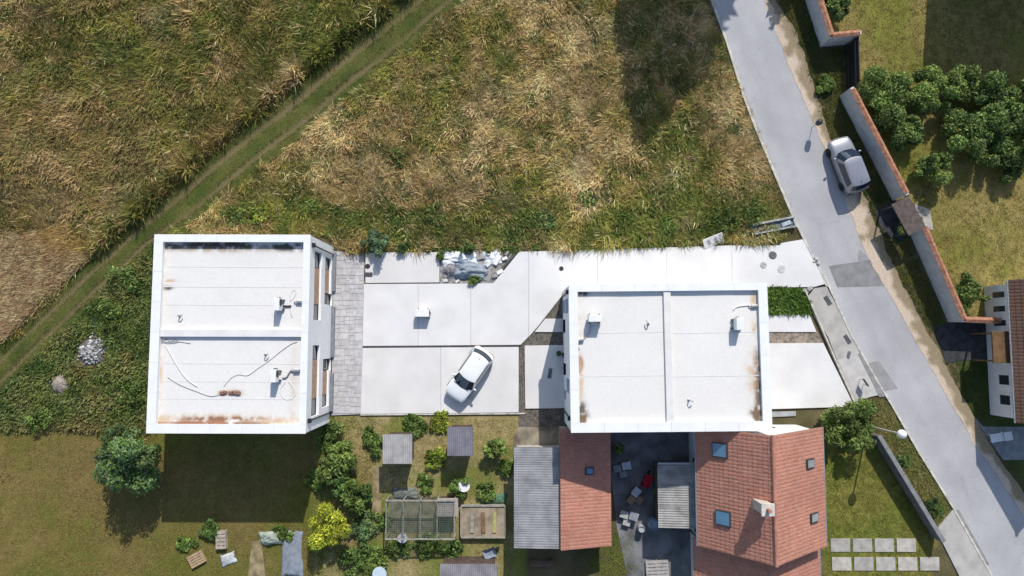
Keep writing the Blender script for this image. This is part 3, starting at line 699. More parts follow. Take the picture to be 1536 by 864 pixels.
def gable(h, x0, x1, y0, y1, ze, zr, over, m, wallm, xr=None, ops=(), rise=0):
    """ridge along local y; walls with gables, two tile slopes"""
    xr = (x0+x1)/2 if xr is None else xr; sl_ = (zr-ze)/(x1-xr)
    b = MB(); n0 = [(x0,y0,0),(x1,y0,0),(x1,y0,ze),(xr,y0,zr-.12),(x0,y0,ze)]; n1 = [(p[0],y1,p[2]) for p in n0]
    b.add(n0+n1, [(0,1,2,3,4),(9,8,7,6,5),(1,0,5,6),(2,1,6,7),(3,2,7,8),(4,3,8,9),(0,4,9,5)]); b.build('wall', wallm, h)
    oy = .25; e = over
    zl = ze-e*(zr-ze)/(xr-x0); zrg = ze-e*sl_
    a = tile_slope('roof_slope', m, h, (x0-e,y0-oy,zl+.05),(x0-e,y1+oy,zl+.05),(xr,y0-oy,zr),(xr,y1+oy,zr))
    c = tile_slope('roof_slope', m, h, (x1+e,y0-oy,zrg+.05),(x1+e,y1+oy,zrg+.05),(xr,y0-oy,zr),(xr,y1+oy,zr))
    nr = int((y1-y0)/.4); rb = MB()
    for k in range(nr):
        ya = y0-oy+(y1-y0+2*oy)*k/nr; yb = y0-oy+(y1-y0+2*oy)*(k+1)/nr
        rb.tube([(xr,ya,zr-.01),(xr,yb+.03,zr+.02)], [.13,.11], 8)
    rb.build('ridge_tiles', m, h)
    for s, xx, zz in ((-1,x0-e,zl),(1,x1+e,zrg)):
        MB().tube([(xx+s*.05,y0-oy,zz),(xx+s*.05,y1+oy,zz)], .06).build('gutter', M_steel, h)
    return a, c
M_wallw = mat('white_house_wall', (.70,.69,.67), .85, .05, 1.5, .2, 60)
def win_box(h, x, y, z, w_, hh, axis, s):
    """framed window standing a little proud of a plain wall; axis is the wall normal"""
    if axis == 'x': f = MB().box(min(x,x+s*.04),max(x,x+s*.04),y-w_/2,y+w_/2,z,z+hh).build('window', M_white, h); MB().box(min(x+s*.02,x+s*.05),max(x+s*.02,x+s*.05),y-w_/2+.07,y+w_/2-.07,z+.07,z+hh-.07).build('pane', M_glass, f)
    else: f = MB().box(x-w_/2,x+w_/2,min(y,y+s*.04),max(y,y+s*.04),z,z+hh).build('window', M_white, h); MB().box(x-w_/2+.07,x+w_/2-.07,min(y+s*.02,y+s*.05),max(y+s*.02,y+s*.05),z+.07,z+hh-.07).build('pane', M_glass, f)

# red-tiled house
h = thing('tiled_house', 'white house with red tiled gable roof, skylights and chimney', 'house', (16.35,-10.3,0))
X0, X1 = G(1046,740,3.4).x-16.35+.35, G(1236,740,3.4).x-16.35-.35
yN = G(1162,646,7.5).y+10.3-.25; yS = G(1166,850,7.5).y+10.3+.25; XR = G(1162,740,7.5).x-16.35
yN = min(yN, (rh.location.y-RD/2)+10.3-.30)
sw, se = gable(h, X0, X1, yS, yN, 3.7, 7.5, .35, M_tile, M_wallw, XR)
def onslope(px, py, side):
    xe, ze = (X0-.35, 3.7-.35*3.8/(XR-X0)) if side < 0 else (X1+.35, 3.7-.35*3.8/(X1-XR)); z = 6
    for _ in range(12):
        p = G(px, py, z); t_ = (p.x-16.35-xe)/(XR-xe); z = ze+.05+(7.5-ze)*t_
    return (p.x-16.35, p.y+10.3, z+.03)
nw = Vector((-3.8, 0, (XR-X0))); ne = Vector((3.8, 0, X1-XR))
for (px,py) in ((1080,675),(1085,777)): skylight(h, onslope(px,py,-1), nw, (XR-X0,0,3.8), .95, 1.1)
for (px,py) in ((1214,695),(1220,776)): skylight(h, onslope(px,py,1), ne, (XR-X1,0,3.8), .6, .95, mat('grey_glass', (.28,.30,.30), .15, .1, 2, spec=.6, fine=0))
p = onslope(1140,757,-1); ch = MB().box(p[0]-.32,p[0]+.32,p[1]-.30,p[1]+.30,p[2]-.5,8.05).build('chimney', mat('chimney_render', (.55,.50,.42), .9, .1, 3), h)
MB().box(p[0]-.40,p[0]+.40,p[1]-.38,p[1]+.38,8.05,8.15).build('cap', M_kerb, ch, bev=.02); MB().lathe([(.13,0),(.12,.35),(.09,.35)], (p[0],p[1],8.15), 12).build('pot', M_tile, ch)
for yy in (-2.5, 1.5): win_box(h, X0, yy, 1.2, 1.2, 1.3, 'x', -1); win_box(h, X1, yy, 1.2, 1.2, 1.3, 'x', 1)
win_box(h, XR+1.8, yN, 1.2, 1.0, 1.2, 'y', 1)
# lower wing behind it
h2 = thing('tiled_wing', 'lower red tiled wing built against the big tiled house', 'house', (16.35,-16.8,0))
gable(h2, X0, X1, -2.4, yS+6.5-.27, 2.6, 6.2, .35, M_tile, M_wallw, XR)

# outbuilding: half clay tile, half grey sheet
ob = thing('outbuilding', 'long outbuilding with half red tile and half grey sheet roof', 'building', (3.1,-10.2,0))
zr_, ze_ = 3.0, 1.95
r0 = G(841,826,zr_); r1 = G(841,640,zr_); e0 = G(917,813,ze_); yT = -6.05+10.2; yB = r0.y+10.2
xr_ = r0.x-3.1; xe_ = e0.x-3.1
MB().prism([(xr_+.12,yB+.2),(xe_-.3,yB+.2),(xe_-.3,yT-.2),(xr_+.12,yT-.2)], 0, [zr_-.2,ze_-.02,ze_-.02,zr_-.2]).build('wall', mat('old_render', (.45,.42,.37), .9, .15, 2), ob)
sl2 = tile_slope('roof_slope', M_tile, ob, (xe_,yB,ze_),(xe_,yT,ze_),(xr_,yB,zr_),(xr_,yT,zr_))
q = G(884,706,2.4); skylight(ob, (q.x-3.1,q.y+10.2,zr_+(ze_-zr_)*(q.x-3.1-xr_)/(xe_-xr_)+.04), (zr_-ze_,0,xe_-xr_), (xr_-xe_,0,zr_-ze_), .5, .6)
w0 = G(771,823,2.6); w1 = G(776,672,2.6); xw = w0.x-3.1; ys0 = w0.y+10.2; ys1 = w1.y+10.2
MB().box(xw+.2, xr_+.10, ys0+.2, ys1-.2, 0, 2.4).build('wall', mat('old_render', (.45,.42,.37)), ob)
M_sheet = mat('fibre_cement', (.285,.285,.295), .85, .16, 1.2, .2, 30, fine=.08)
def corrugated(parent, x0, x1, y0, y1, z0, z1, m, along='y', pitch=.15, amp=.022, name='roof_sheet'):
    n = int(((y1-y0) if along == 'y' else (x1-x0))/pitch)*6; b = MB(); V = []
    for k in range(n+1):
        t_ = k/n; a = amp*math.cos(2*math.pi*t_*n/6)
        if along == 'y': V += [(x0,y0+(y1-y0)*t_,z0+a),(x1,y0+(y1-y0)*t_,z1+a)]
        else: V += [(x0+(x1-x0)*t_,y0,z0+a),(x0+(x1-x0)*t_,y1,z1+a)]
    f = [(2*k,2*k+1,2*k+3,2*k+2) for k in range(n)]
    if along == 'x': f = [q[::-1] for q in f]
    V2 = [(v[0],v[1],v[2]-.012) for v in V]; m_ = len(V); f2 = [tuple(i+m_ for i in q[::-1]) for q in f]
    return b.add(V+V2, f+f2).build(name, m, parent, smooth=True)
ns = 6
for k in range(ns):
    a, b_ = ys0+(ys1-ys0)*k/ns, ys0+(ys1-ys0)*(k+1)/ns+.05; corrugated(ob, xw, xr_+.06, a, b_, 2.46+.006*(k % 2), 2.66+.006*(k % 2), M_sheet, amp=.010)

# lean-to in the yard
lt = thing('lean_to', 'small grey sheet-roofed lean-to in the dark yard', 'shed', (G(1016,745,0).x,-10.6,0))
a = G(988,792,2.4); b_ = G(1042,697,2.4); x0,x1,y0,y1 = a.x-lt.location.x, b_.x-lt.location.x, a.y+10.6, b_.y+10.6
MB().box(x0+.15,x1-.1,y0+.15,y1-.15,0,2.2).build('wall', mat('timber_wall', (.10,.085,.07), .9, .25, 4), lt)
for k in range(3): corrugated(lt, x0, x1, y0+(y1-y0)*k/3, y0+(y1-y0)*(k+1)/3+.05, 2.30+.005*(k % 2), 2.52+.005*(k % 2), mat('pale_sheet', (.33,.325,.31), .85, .2, 1.5, fine=.08))
MB().box(x0,x1,y1+.06,y1+.16,2.25,2.6).build('fascia', M_steel, lt)

# brown-roofed house at the right, its neighbour above the frame, and the house whose shade falls on the garden
hb = thing('brown_roofed_house', 'white house with brown tiled roof beside the sloping road', 'house', (G(1552,520,0).x, G(1552,520,0).y, 0))
bx, by = hb.location.x, hb.location.y; xw_ = G(1482,560,0).x-bx; yS_ = G(1490,622,0).y-by; yN_ = G(1490,430,0).y-by
gable(hb, xw_, -xw_, yS_, yN_, 3.1, 6.9, .25, M_tile2, M_wallw, 0)
for (yy,zz) in ((yS_+1.2,1.1),(yS_+2.6,1.1)): win_box(hb, xw_, yy, zz, .8, 1.1, 'x', -1)
for k in range(4): win_box(hb, xw_, yN_-.7-k*1.0, .9, .55, 1.3, 'x', -1)
pc = MB().box(xw_-1.3,xw_-.02,yS_+3.8,yS_+6.0,2.35,2.5).build('porch_roof', mat('porch_brown', (.16,.09,.04), .8, .2, 3), hb, bev=.03)
for yy in (yS_+3.95, yS_+5.85): MB().box(xw_-1.22,xw_-1.10,yy-.06,yy+.06,0,2.36).build('post', mat('porch_brown', (.16,.09,.04)), pc)
hn = thing('garden_house', 'house north of the hedged garden, mostly beyond the picture', 'house', (G(1428,-22,0).x+5.2, G(1428,-22,0).y+6.0, 0), R(-6))
gable(hn, -5, 5, -6, 6, 5.7, 8.6, .3, M_tile, M_wallw, 0)
for yy in (-3, 2): win_box(hn, -5, yy, 1.1, 1.2, 1.3, 'x', -1)
win_box(hn, 0, -6, 3.6, 1.2, 1.3, 'y', -1)

# ------------------------------------------------------------------ field, weeds, lawns
A_ = lambda c: np.array(c)
GREEN = [(.10,.17,.035),(.14,.21,.045),(.075,.13,.028),(.18,.24,.06)]; DGREEN = [(.06,.115,.03),(.08,.14,.036),(.045,.085,.024),(.10,.16,.045)]
LGREEN = [(.19,.26,.06),(.24,.31,.08),(.14,.2,.04),(.10,.16,.04)]; BGREEN = [(.09,.16,.075),(.12,.2,.10),(.06,.12,.05),(.16,.23,.12)]; YGREEN = [(.40,.42,.035),(.47,.48,.05),(.30,.34,.035),(.2,.25,.035)]
TAN, BRN, OLV, GRN, DGR, YGR, STRAW, GREY = A_([.62,.45,.21]), A_([.38,.25,.11]), A_([.31,.265,.07]), A_([.20,.22,.05]), A_([.10,.135,.032]), A_([.42,.40,.085]), A_([.76,.59,.31]), A_([.44,.36,.22])
def rep(c, n): return np.tile(c, (n,1))
def blobs_at(x, y, L):
    r = np.zeros(len(x))
    for (px, py, rx, ry, s) in L:
        c = G(px, py); sx = rx/20.4; sy = ry/20.4; r += s*np.exp(-((x-c.x)/sx)**2-((y-c.y)/sy)**2)
    return r
def field_mix(x, y, green, dry, off, hs0=1.):
    n = len(x)
    a = fbm(x, y, 5.5, 4, off); b = fbm(x, y, 1.3, 4, off+11); c = fbm(x, y, .55, 2, off+23); d = fbm(x, y, 2.6, 4, off+37)
    t = .5+(a-.5)*.40+(b-.5)*.42+rng.normal(0,.055,n)+dry-green
    col = mixc(rep(GRN,n), rep(OLV,n), sstep(.32,.45,t))
    col = mixc(col, rep(BRN,n), sstep(.42,.52,t)*.75)
    col = mixc(col, rep(TAN,n), sstep(.49,.60,t))
    col = mixc(col, rep(STRAW,n), sstep(.60,.74,t+.25*(c-.5))*.85)
    col = mixc(col, rep(GREY,n), sstep(.55,.68,d)*.35)
    col = mixc(col, rep(YGR,n), sstep(.60,.72,fbm(x, y, 1.8, 3, off+51))*np.clip(.35+green*2.4,0,.9))
    col = mixc(col, rep(DGR,n), sstep(.54,.66,fbm(x, y, .7, 4, off+71))*.8); col *= (.62+.76*fbm(x, y, .45, 3, off+91))[:,None]
    r = rng.random(n); col[r < .06] = BRN*rng.uniform(.6,1.2,((r < .06).sum(),1)); k = r > .955; col[k] = STRAW*rng.uniform(.8,1.15,(k.sum(),1))
    hs = hs0*(.25+1.5*fbm(x, y, 1.1, 4, off+5))*rng.uniform(.7,1.3,n)
    return col, hs
X_TRK = P_track
slab_union = GP([(498,376),(780,374),(1070,367),(1204,358),(1240,430),(1285,611),(1160,626),(1160,650),(500,650)])
houseL = GP([(236,352),(505,352),(505,640),(230,640)])
def colL(x, y):
    g = blobs_at(x, y, [(200,70,150,70,.16),(420,60,120,60,.14),(540,30,90,60,.14),(230,250,120,60,.08),(400,170,80,60,.08)])
    d = blobs_at(x, y, [(90,230,110,60,.03),(130,130,60,60,.10),(330,90,90,60,.08),(40,60,60,60,.06),(60,300,120,40,.06),(450,110,40,40,.12),(250,60,40,40,.08)])
    c, h = field_mix(x, y, g, d-.035, 3.)
    b = blobs_at(x, y, [(90,225,160,90,.55)]); c = mixc(c, rep(BRN*1.1,len(x)), np.clip(b,0,.35))
    return c*.88, h
blades('field_grass', 'tall dry grass of the unmown field beyond the track', 'grass', P_fieldL, 44, 13, .64, .040, .95, colL, excl=(X_TRK, P_wheat), flat=.58, rad=.12)
def colW(x, y):
    n = len(x); b = fbm(x, y, .8, 3, 4.); e = blobs_at(x, y, [(110,350,45,28,1.)])
    c = mixc(rep([.46,.32,.18],n), rep([.80,.62,.38],n), sstep(.3,.7,.5*b+.5*rng.random(n))); c = mixc(c, rep([.60,.44,.15],n), np.clip(e,0,.7))
    return c, .85+.3*b
blades('wheat', 'ripe golden wheat at the corner of the field', 'wheat', P_wheat, 190, 7, .55, .055, 3.2, colW, flat=.2, rad=.06)
def colR(x, y):
    g = blobs_at(x, y, [(640,160,60,50,.12),(700,340,260,30,.17),(1010,250,40,60,.18),(1080,315,100,30,.30),(950,340,120,25,.14),(420,310,60,30,.16),(890,20,50,40,.14),(560,110,40,40,.1),(930,180,60,50,.04),(1000,330,90,30,.15),(800,300,60,40,.08)])
    d = blobs_at(x, y, [(840,50,90,70,.12),(780,150,70,60,.12),(690,200,60,60,.12),(520,260,90,40,.10),(640,270,70,40,.08),(850,250,60,60,.08),(1090,200,14,90,.14),(740,265,40,60,.1),(600,360,140,9,.10),(900,355,140,10,.06)])
    c, h = field_mix(x, y, g, d, 13.)
    edge = sstep(0, 2.2, (G(1068,0).x-.0*x)-x+((G(1190,322).x-G(1068,0).x)/(G(1190,322).y-G(1068,0).y))*(y-G(1068,0).y))
    return c*1.04, h*(.25+.75*edge)
blades('field_grass', 'tall dry meadow grass between the track and the road', 'grass', P_fieldR, 46, 13, .60, .038, .95, colR, excl=(X_TRK, slab_union, houseL), flat=.60, rad=.11)
blades('field_grass', 'upright tall grass fringe along the shaded track edge', 'grass', band(TR_L, -.15, -.75), 34, 14, 1.05, .05, 2.5, colL, flat=.18, rad=.12, excl=(P_wheat,))
def colT(x, y):
    n = len(x); b = fbm(x, y, 1.2, 4, 7.); return mixc(rep([.085,.11,.024],n), rep([.15,.145,.045],n), sstep(.3,.7,b)), .5+.8*b
def track_band(u0, u1):
    a = np.array(GP(TR_L)); b = np.array(GP(TR_R)); p = a*(1-u0)+b*u0; q = a*(1-u1)+b*u1; return [tuple(v) for v in p]+[tuple(v) for v in q[::-1]]
for (u0,u1,lab) in ((.0,.22,'short grass along the field edge of the track'),(.38,.66,'short grass strip between the two wheel ruts'),(.80,1.0,'short grass along the house side of the track')):
    blades('track_grass', lab, 'grass', track_band(u0,u1), 75, 8, .13, .03, 2., colT, z=.04, flat=.6, rad=.07)
def colWd(x, y):
    n = len(x); a = fbm(x, y, 2.2, 4, 21.); b = fbm(x, y, .8, 3, 31.); e = blobs_at(x, y, [(120,640,160,10,.5),(60,600,60,16,.1)])
    c = mixc(rep([.075,.12,.028],n), rep([.17,.21,.055],n), sstep(.35,.62,b)); c = mixc(c, rep([.24,.21,.075],n), sstep(.52,.66,a)*.7); c = mixc(c, rep([.22,.26,.13],n), (rng.random(n) < .12)*.7); c = mixc(c, rep([.24,.17,.07],n), np.clip(e,0,.75))
    h = .45+1.0*a; h = np.where(blobs_at(x, y, [(138,528,27,27,1.),(91,576,17,15,1.)]) > .37, 0, h)
    return c, h
blades('weeds', 'dense dark green weeds beside the left house', 'weeds', P_weedL, 42, 12, .42, .085, 2.5, colWd, excl=(X_TRK, houseL), flat=.5, rad=.13)
def lawn_col(c0, c1, off, h=1.):
    def f(x, y):
        n = len(x); b = .5+1.5*(fbm(x, y, 6., 3, off+2)*.5+fbm(x, y, 2.2, 4, off)*.5-.5); s = fbm(x, y, .6, 3, off+9); return mixc(rep(c0,n), rep(c1,n), sstep(.32,.66,b*.7+s*.3)), h*(.5+.9*s)
    return f
excl_s = [houseL]
blades('lawn_grass', 'olive brown mown lawn behind the left house', 'grass', P_lawnSW, 34, 8, .12, .035, 3., lawn_col([.17,.20,.035],[.27,.20,.075],2.), flat=.6, rad=.1)
P_g2 = GP([(500,628),(775,628),(768,830),(768,920),(480,920),(470,650)])
blades('lawn_grass', 'patchy grass between the garden sheds and shrubs', 'grass', P_g2, 30, 8, .11, .035, 3., lawn_col([.18,.22,.045],[.36,.29,.13],5.), flat=.6, rad=.1)
blades('lawn_grass', 'green lawn behind the grey garden wall', 'grass', P_lawnSE, 46, 8, .10, .035, 3., lawn_col([.14,.17,.03],[.21,.19,.05],7.), flat=.6, rad=.1)
blades('lawn_grass', 'yellowish lawn of the gardens across the road', 'grass', P_lawnNE, 22, 8, .13, .04, 3., lawn_col([.18,.19,.04],[.29,.22,.08],9.), flat=.6, rad=.12)
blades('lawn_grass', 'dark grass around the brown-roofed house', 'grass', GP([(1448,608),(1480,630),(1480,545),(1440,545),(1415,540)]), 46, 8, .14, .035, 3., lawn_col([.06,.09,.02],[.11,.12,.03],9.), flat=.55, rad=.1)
P_vsl = [(1182,30),(1207,83),(1223,144),(1245,205),(1268,255),(1297,300),(1317,343),(1338,393),(1372,463),(1398,500)]
blades('verge_grass', 'rough green grass between sandy shoulder and garden wall', 'grass', GP([(1140,-130),(1165,-10)]+P_vsl+[(1418,482),(1358,350),(1338,302),(1262,150),(1270,70),(1232,70),(1190,-60)]), 46, 9, .26, .04, 3., lawn_col([.06,.085,.02],[.15,.145,.04],15.), flat=.5, rad=.1, excl=(GP([(1312,316),(1338,298),(1374,346),(1352,364),(1326,354)]),))
blades('verge_grass', 'weedy grass patch with the street lamp beside the road', 'grass', GP([(1287,603),(1324,597),(1336,611),(1376,679),(1426,762),(1404,790),(1304,640)]), 60, 10, .22, .045, 3., lawn_col([.13,.19,.035],[.25,.23,.08],25.), flat=.5, rad=.1)
blades('verge_grass', 'sparse grass strip along the road kerb', 'grass', band(ROAD_L[1:8], -1.1, -.14), 50, 9, .16, .035, 3., lawn_col([.09,.11,.03],[.20,.17,.08],29.), flat=.5, rad=.08)
blades('weeds', 'bright green weeds in the bed beside the right house', 'weeds', GP([(1153,434),(1203,434),(1213,470),(1153,471)]), 60, 12, .45, .08, 3., lawn_col([.07,.14,.02],[.12,.19,.04],33.), flat=.5, rad=.1)
def col_edge(x, y):
    n = len(x); b = fbm(x, y, .9, 3, 3.); return mixc(rep([.05,.11,.02],n), rep([.12,.18,.04],n), sstep(.35,.65,b)), np.where(b > .47, .4+b, 0)
blades('weeds', 'green weeds creeping over the paving edge', 'weeds', GP([(520,370),(780,366),(1060,358),(1060,369),(780,377),(520,380)]), 60, 10, .35, .07, 3., col_edge, flat=.5, rad=.08)
blades('lawn_grass', 'bright grass patch behind the dark yard', 'grass', GP([(915,800),(945,800),(960,850),(925,870),(880,850)]), 60, 8, .12, .035, 3., lawn_col([.13,.18,.025],[.18,.2,.04],17.), flat=.6, rad=.1)

def col_leafy(x, y):
    n = len(x); b = fbm(x, y, 1.4, 4, 61.); c = fbm(x, y, .6, 3, 67.); e = sstep(.0,.5,blobs_at(x, y, [(700,340,300,22,1.),(1080,330,110,35,1.),(420,320,90,22,.8),(980,345,120,20,.8)]))
    return mixc(rep([.075,.125,.03],n), rep([.20,.24,.06],n), sstep(.35,.65,c)), np.where(b*e > .44, .45+b, 0)
blades('weeds', 'patches of leafy green weeds in the meadow above the paving', 'weeds', GP([(330,300),(700,300),(1000,290),(1180,290),(1192,325),(1130,355),(1060,360),(780,366),(520,368),(470,345),(330,340)]), 42, 12, .40, .085, 3., col_leafy, flat=.45, rad=.1)

# ------------------------------------------------------------------ single plants, shrubs, trees
def bl(*a): return list(a)
def bush(name, label, px, py, r, h, n, size, cols, seed, cat='shrub', group=None, lobes=5, trunk=None, z0=.35):
    g = random.Random(seed); B = [(0,0,h*.5,r*.45,r*.45,h*.36)]; lobes = lobes+5
    for k in range(lobes):
        a = 2*math.pi*(k+g.uniform(-.3,.3))/lobes; q = g.uniform(.3,.95)*r; s = g.uniform(.18,.42)
        B.append((math.cos(a)*q, math.sin(a)*q, h*g.uniform(z0,.8), r*s, r*s*g.uniform(.8,1.2), h*g.uniform(.16,.3)))
    p = G(px, py, 0)
    return plant(name, label, cat, (p.x,p.y,0), B, n, size, cols, group, trunk, seed)
W_ = 'weeds along the paving edge'
bush('tall_weed', 'tall grey-green bushy weed leaning over the paving', 566, 366, .95, 1.25, 2600, .06, BGREEN, 3, 'weed', W_)
bush('tall_weed', 'small dark green weed next to the grey-green bush', 606, 372, .5, .7, 800, .05, DGREEN, 4, 'weed', W_)
bush('tall_weed', 'green weed growing behind the white rubble sheets', 702, 373, .5, .8, 800, .055, GREEN, 5, 'weed', W_)
bush('tall_weed', 'bright green weed in front of the grey tarpaulin', 712, 420, .42, .5, 800, .05, LGREEN, 6, 'weed', W_)
bush('tall_weed', 'narrow green weed at the corner of the rubble pit', 661, 384, .4, .6, 500, .05, GREEN, 7, 'weed', W_)
for i,(px,py,r,h_,lab,c) in enumerate(((390,322,.7,.8,'pale yellow-green leafy weed near the track',YGREEN),(355,325,.6,.7,'yellow-green weed between track and left house',LGREEN),(470,312,.7,.7,'low dark green bush in the meadow above the left house',GREEN),
    (880,300,.6,.6,'low green bush in the middle meadow',GREEN),(1125,318,.8,.8,'fresh green bush beside the road kerb',GREEN),(1090,330,.7,.7,'leafy bush beside the concrete trough',DGREEN),(1000,345,.6,.6,'green bush near the white board',GREEN),
    (655,320,.6,.6,'bright green bush above the rubble pit',LGREEN),(820,330,.6,.6,'blue-green bush in the meadow above the long driveway',BGREEN),(600,235,.5,.6,'dark bush in the dry meadow',DGREEN),
    (170,470,.7,.8,'pale green leafy weed near the track and wheat',LGREEN),(190,420,.8,.8,'dark leafy bush beside the left house wall',DGREEN),(200,585,.8,.7,'dark green bush below the white rubble heap',DGREEN),(60,630,.7,.7,'leafy bush at the lawn edge',GREEN))):
    bush('wild_bush', lab, px, py, r*1.45, h_*.95, 900, .065, c+GREEN+LGREEN[:2], 40+i, 'bush', 'wild bushes in the grass')
bush('shrub', 'round green shrub beside the garden sheds', 512, 690, 1.3, 1.8, 3200, .09, LGREEN, 11, group='garden shrubs')
bush('shrub', 'dark green shrub behind the yellow shrub', 535, 742, 1.25, 1.7, 3200, .09, GREEN, 12, group='garden shrubs')
bush('shrub', 'small dark shrub in the shaded garden edge', 515, 722, .8, 1.2, 1500, .08, DGREEN, 17, group='garden shrubs')
bush('shrub', 'bright yellow conifer shrub in the garden', 502, 785, 1.45, 2.3, 5200, .075, YGREEN, 13, group='garden shrubs')
bush('shrub', 'green shrub beside the grey outbuilding', 742, 670, .9, 1.4, 1800, .08, LGREEN, 14, group='garden shrubs')
bush('shrub', 'low green shrub near the white garden table', 690, 728, .8, .9, 1400, .07, GREEN, 15, group='garden shrubs')
for i,(px,py,r,h_,lab,c) in enumerate(((640,722,.5,.5,'low leafy clump between the two small sheds',LGREEN),(655,690,.6,.6,'yellow-green clump between the two small sheds',YGREEN),(560,660,.7,.9,'leafy clump left of the pale-roofed shed',GREEN),
    (600,822,.6,.6,'bright clump in front of the netted run',LGREEN),(640,818,.7,.7,'green clump in front of the netted run',GREEN),(675,822,.6,.7,'dark clump between the run and the wide shed',DGREEN),(545,790,.8,1.1,'blue-green shrub beside the yellow shrub',BGREEN),
    (530,835,.9,1.2,'dark shrub below the yellow shrub',DGREEN),(575,780,.5,.6,'low clump at the corner of the run',LGREEN),(730,735,.6,.7,'green clump beside the green cover sheet',LGREEN),(760,700,.5,.7,'narrow clump along the grey outbuilding',GREEN),(620,640,.7,.5,'low growth along the yard edge by the sheds',GREEN),
    (660,635,.6,.5,'low yellow growth along the yard edge',YGREEN),(495,655,.8,1.0,'leafy shrub at the house corner',GREEN),(560,835,.7,.6,'bright green clump on the garden lawn',LGREEN),(480,720,.7,.8,'leafy clump at the edge of the house shade',LGREEN),(425,800,.5,.6,'leafy clump beside the compost cover',GREEN),(320,795,.6,.7,'dark clump behind the pallets',DGREEN),(280,815,.5,.5,'low clump beside the tan pallets',GREEN))):
    bush('garden_plant', lab, px, py, r*1.35, h_*.6, int(1500*r), .085, c+GREEN, 140+i, 'plant', 'plants in the kitchen garden')
bush('tree', 'dark leafy tree at the edge of the house shade on the lawn', 224, 680, 2.3, 4.9, 11000, .085, BGREEN+GREEN, 16, 'tree', None, 9, (3.0,.16), .4)
bush('shrub', 'wide green shrub beside the red-tiled house', 1262, 636, 1.9, 2.1, 7500, .075, GREEN+LGREEN, 18, 'shrub', None, 8, (1.0,.08), .3)
for i,(px,py,r,h_,lab,c) in enumerate(((1318,148,2.0,2.6,'round green bush by the black garden fence',GREEN),(1372,150,2.0,2.4,'green bush beside the shaded lawn',GREEN),(1422,136,1.6,2.0,'yellow-green bush at the edge of the shaded lawn',LGREEN),
    (1470,150,1.9,2.6,'tall dark green bush at the garden end',DGREEN),(1345,205,1.6,2.2,'dark bush behind the tile-capped wall',DGREEN),(1385,255,1.3,2.0,'bright green bush in the middle of the garden',LGREEN),(1440,205,2.0,2.6,'dark green tree-like bush in the middle garden',DGREEN),
    (1500,195,2.0,2.8,'wide dark green bush next to the tall bush',DGREEN),(1360,335,.9,1.2,'bright yellow-green bush beside the gate',LGREEN),(1437,440,1.3,1.8,'round dark bush near the brown-roofed house',GREEN),(1300,190,.9,1.4,'small shrub squeezed behind the wall end',GREEN),(1500,245,1.6,2.2,'dark bush beside the tan lawn',DGREEN),
    (1240,15,1.2,1.8,'dark shrub inside the northern wall corner',DGREEN),(1545,160,1.9,2.6,'big bush beyond the end of the garden',GREEN),(1236,128,.7,.5,'low green shrub outside the black fence',LGREEN))):
    bush('garden_bush', lab, px, py, r, h_, int(3400*r), .075, c+LGREEN[:3], 70+i, 'bush', 'garden bushes across the road')
for i,(px,py,lab) in enumerate(((1346,690,'small dark bush at the foot of the grey garden wall'),(1393,757,'dark bush at the lower end of the grey garden wall'),(1296,612,'leafy plant at the corner of the footpath'))):
    bush('verge_bush', lab, px, py, .6, .9, 900, .06, DGREEN if i < 2 else GREEN, 90+i, 'bush', 'bushes on the weedy verge')
# roadside trees north of the picture: their shade falls on the meadow and on the road
def tall_tree(label, px, py, Ht, r, n, seed, size=.2):
    p = G(px, py, 0); g = random.Random(seed); B = []
    for k in range(22):
        z = Ht*(.22+.74*k/21); t_ = (z/Ht-.22)/.74; rr = r*(.55+.45*math.sin(math.pi*min(1,t_*.9+.1)))*(1 if t_ < .75 else max(.3,1-(t_-.75)*2.6)); a = k*2.4
        B.append((math.cos(a)*rr*.42, math.sin(a)*rr*.42, z, rr*.72, rr*.72, Ht*.075))
    plant('tree', label, 'tree', (p.x,p.y,0), B, n, size, DGREEN+GREEN, 'roadside trees beyond the field', (Ht*.9,.35), seed, 12)
tip = G(958,226,0); base = G(1120,-300,0); Lsh = (base-tip).length; Ht = Lsh*math.tan(SUN_EL)
bd = Vector((sdir.x, sdir.y, 0)).normalized(); base = tip+bd*Lsh
TREE_BASE = base
def tall_tree_at(label, base, Ht, r, n, seed):
    px = 768; t_ = base
    g = random.Random(seed); B = []
    for k in range(26):
        z = Ht*(.12+.80*k/25); u = k/25; rr = r*min(1, .7+u*1.2)*(1 if u < .66 else max(.25, 1-(u-.66)*2.3)); a = k*2.4
        B.append((math.cos(a)*rr*.18, math.sin(a)*rr*.18, z, rr*.86, rr*.86, Ht*.06))
    plant('tree', label, 'tree', (base.x,base.y,0), B, n, .52 if Ht > 12 else .2, DGREEN+GREEN, 'roadside trees beyond the field', (Ht*.92,.05*Ht**.7), seed, 14)
tall_tree_at('tall dense tree beside the road, shading the meadow', base, Ht, 4.0, 36000, 21)
p2 = G(1158,46,0); L2 = 8.0
tall_tree_at('slender roadside tree casting leafy shade on the asphalt', p2+bd*L2, L2*math.tan(SUN_EL), 1.2, 1800, 22)

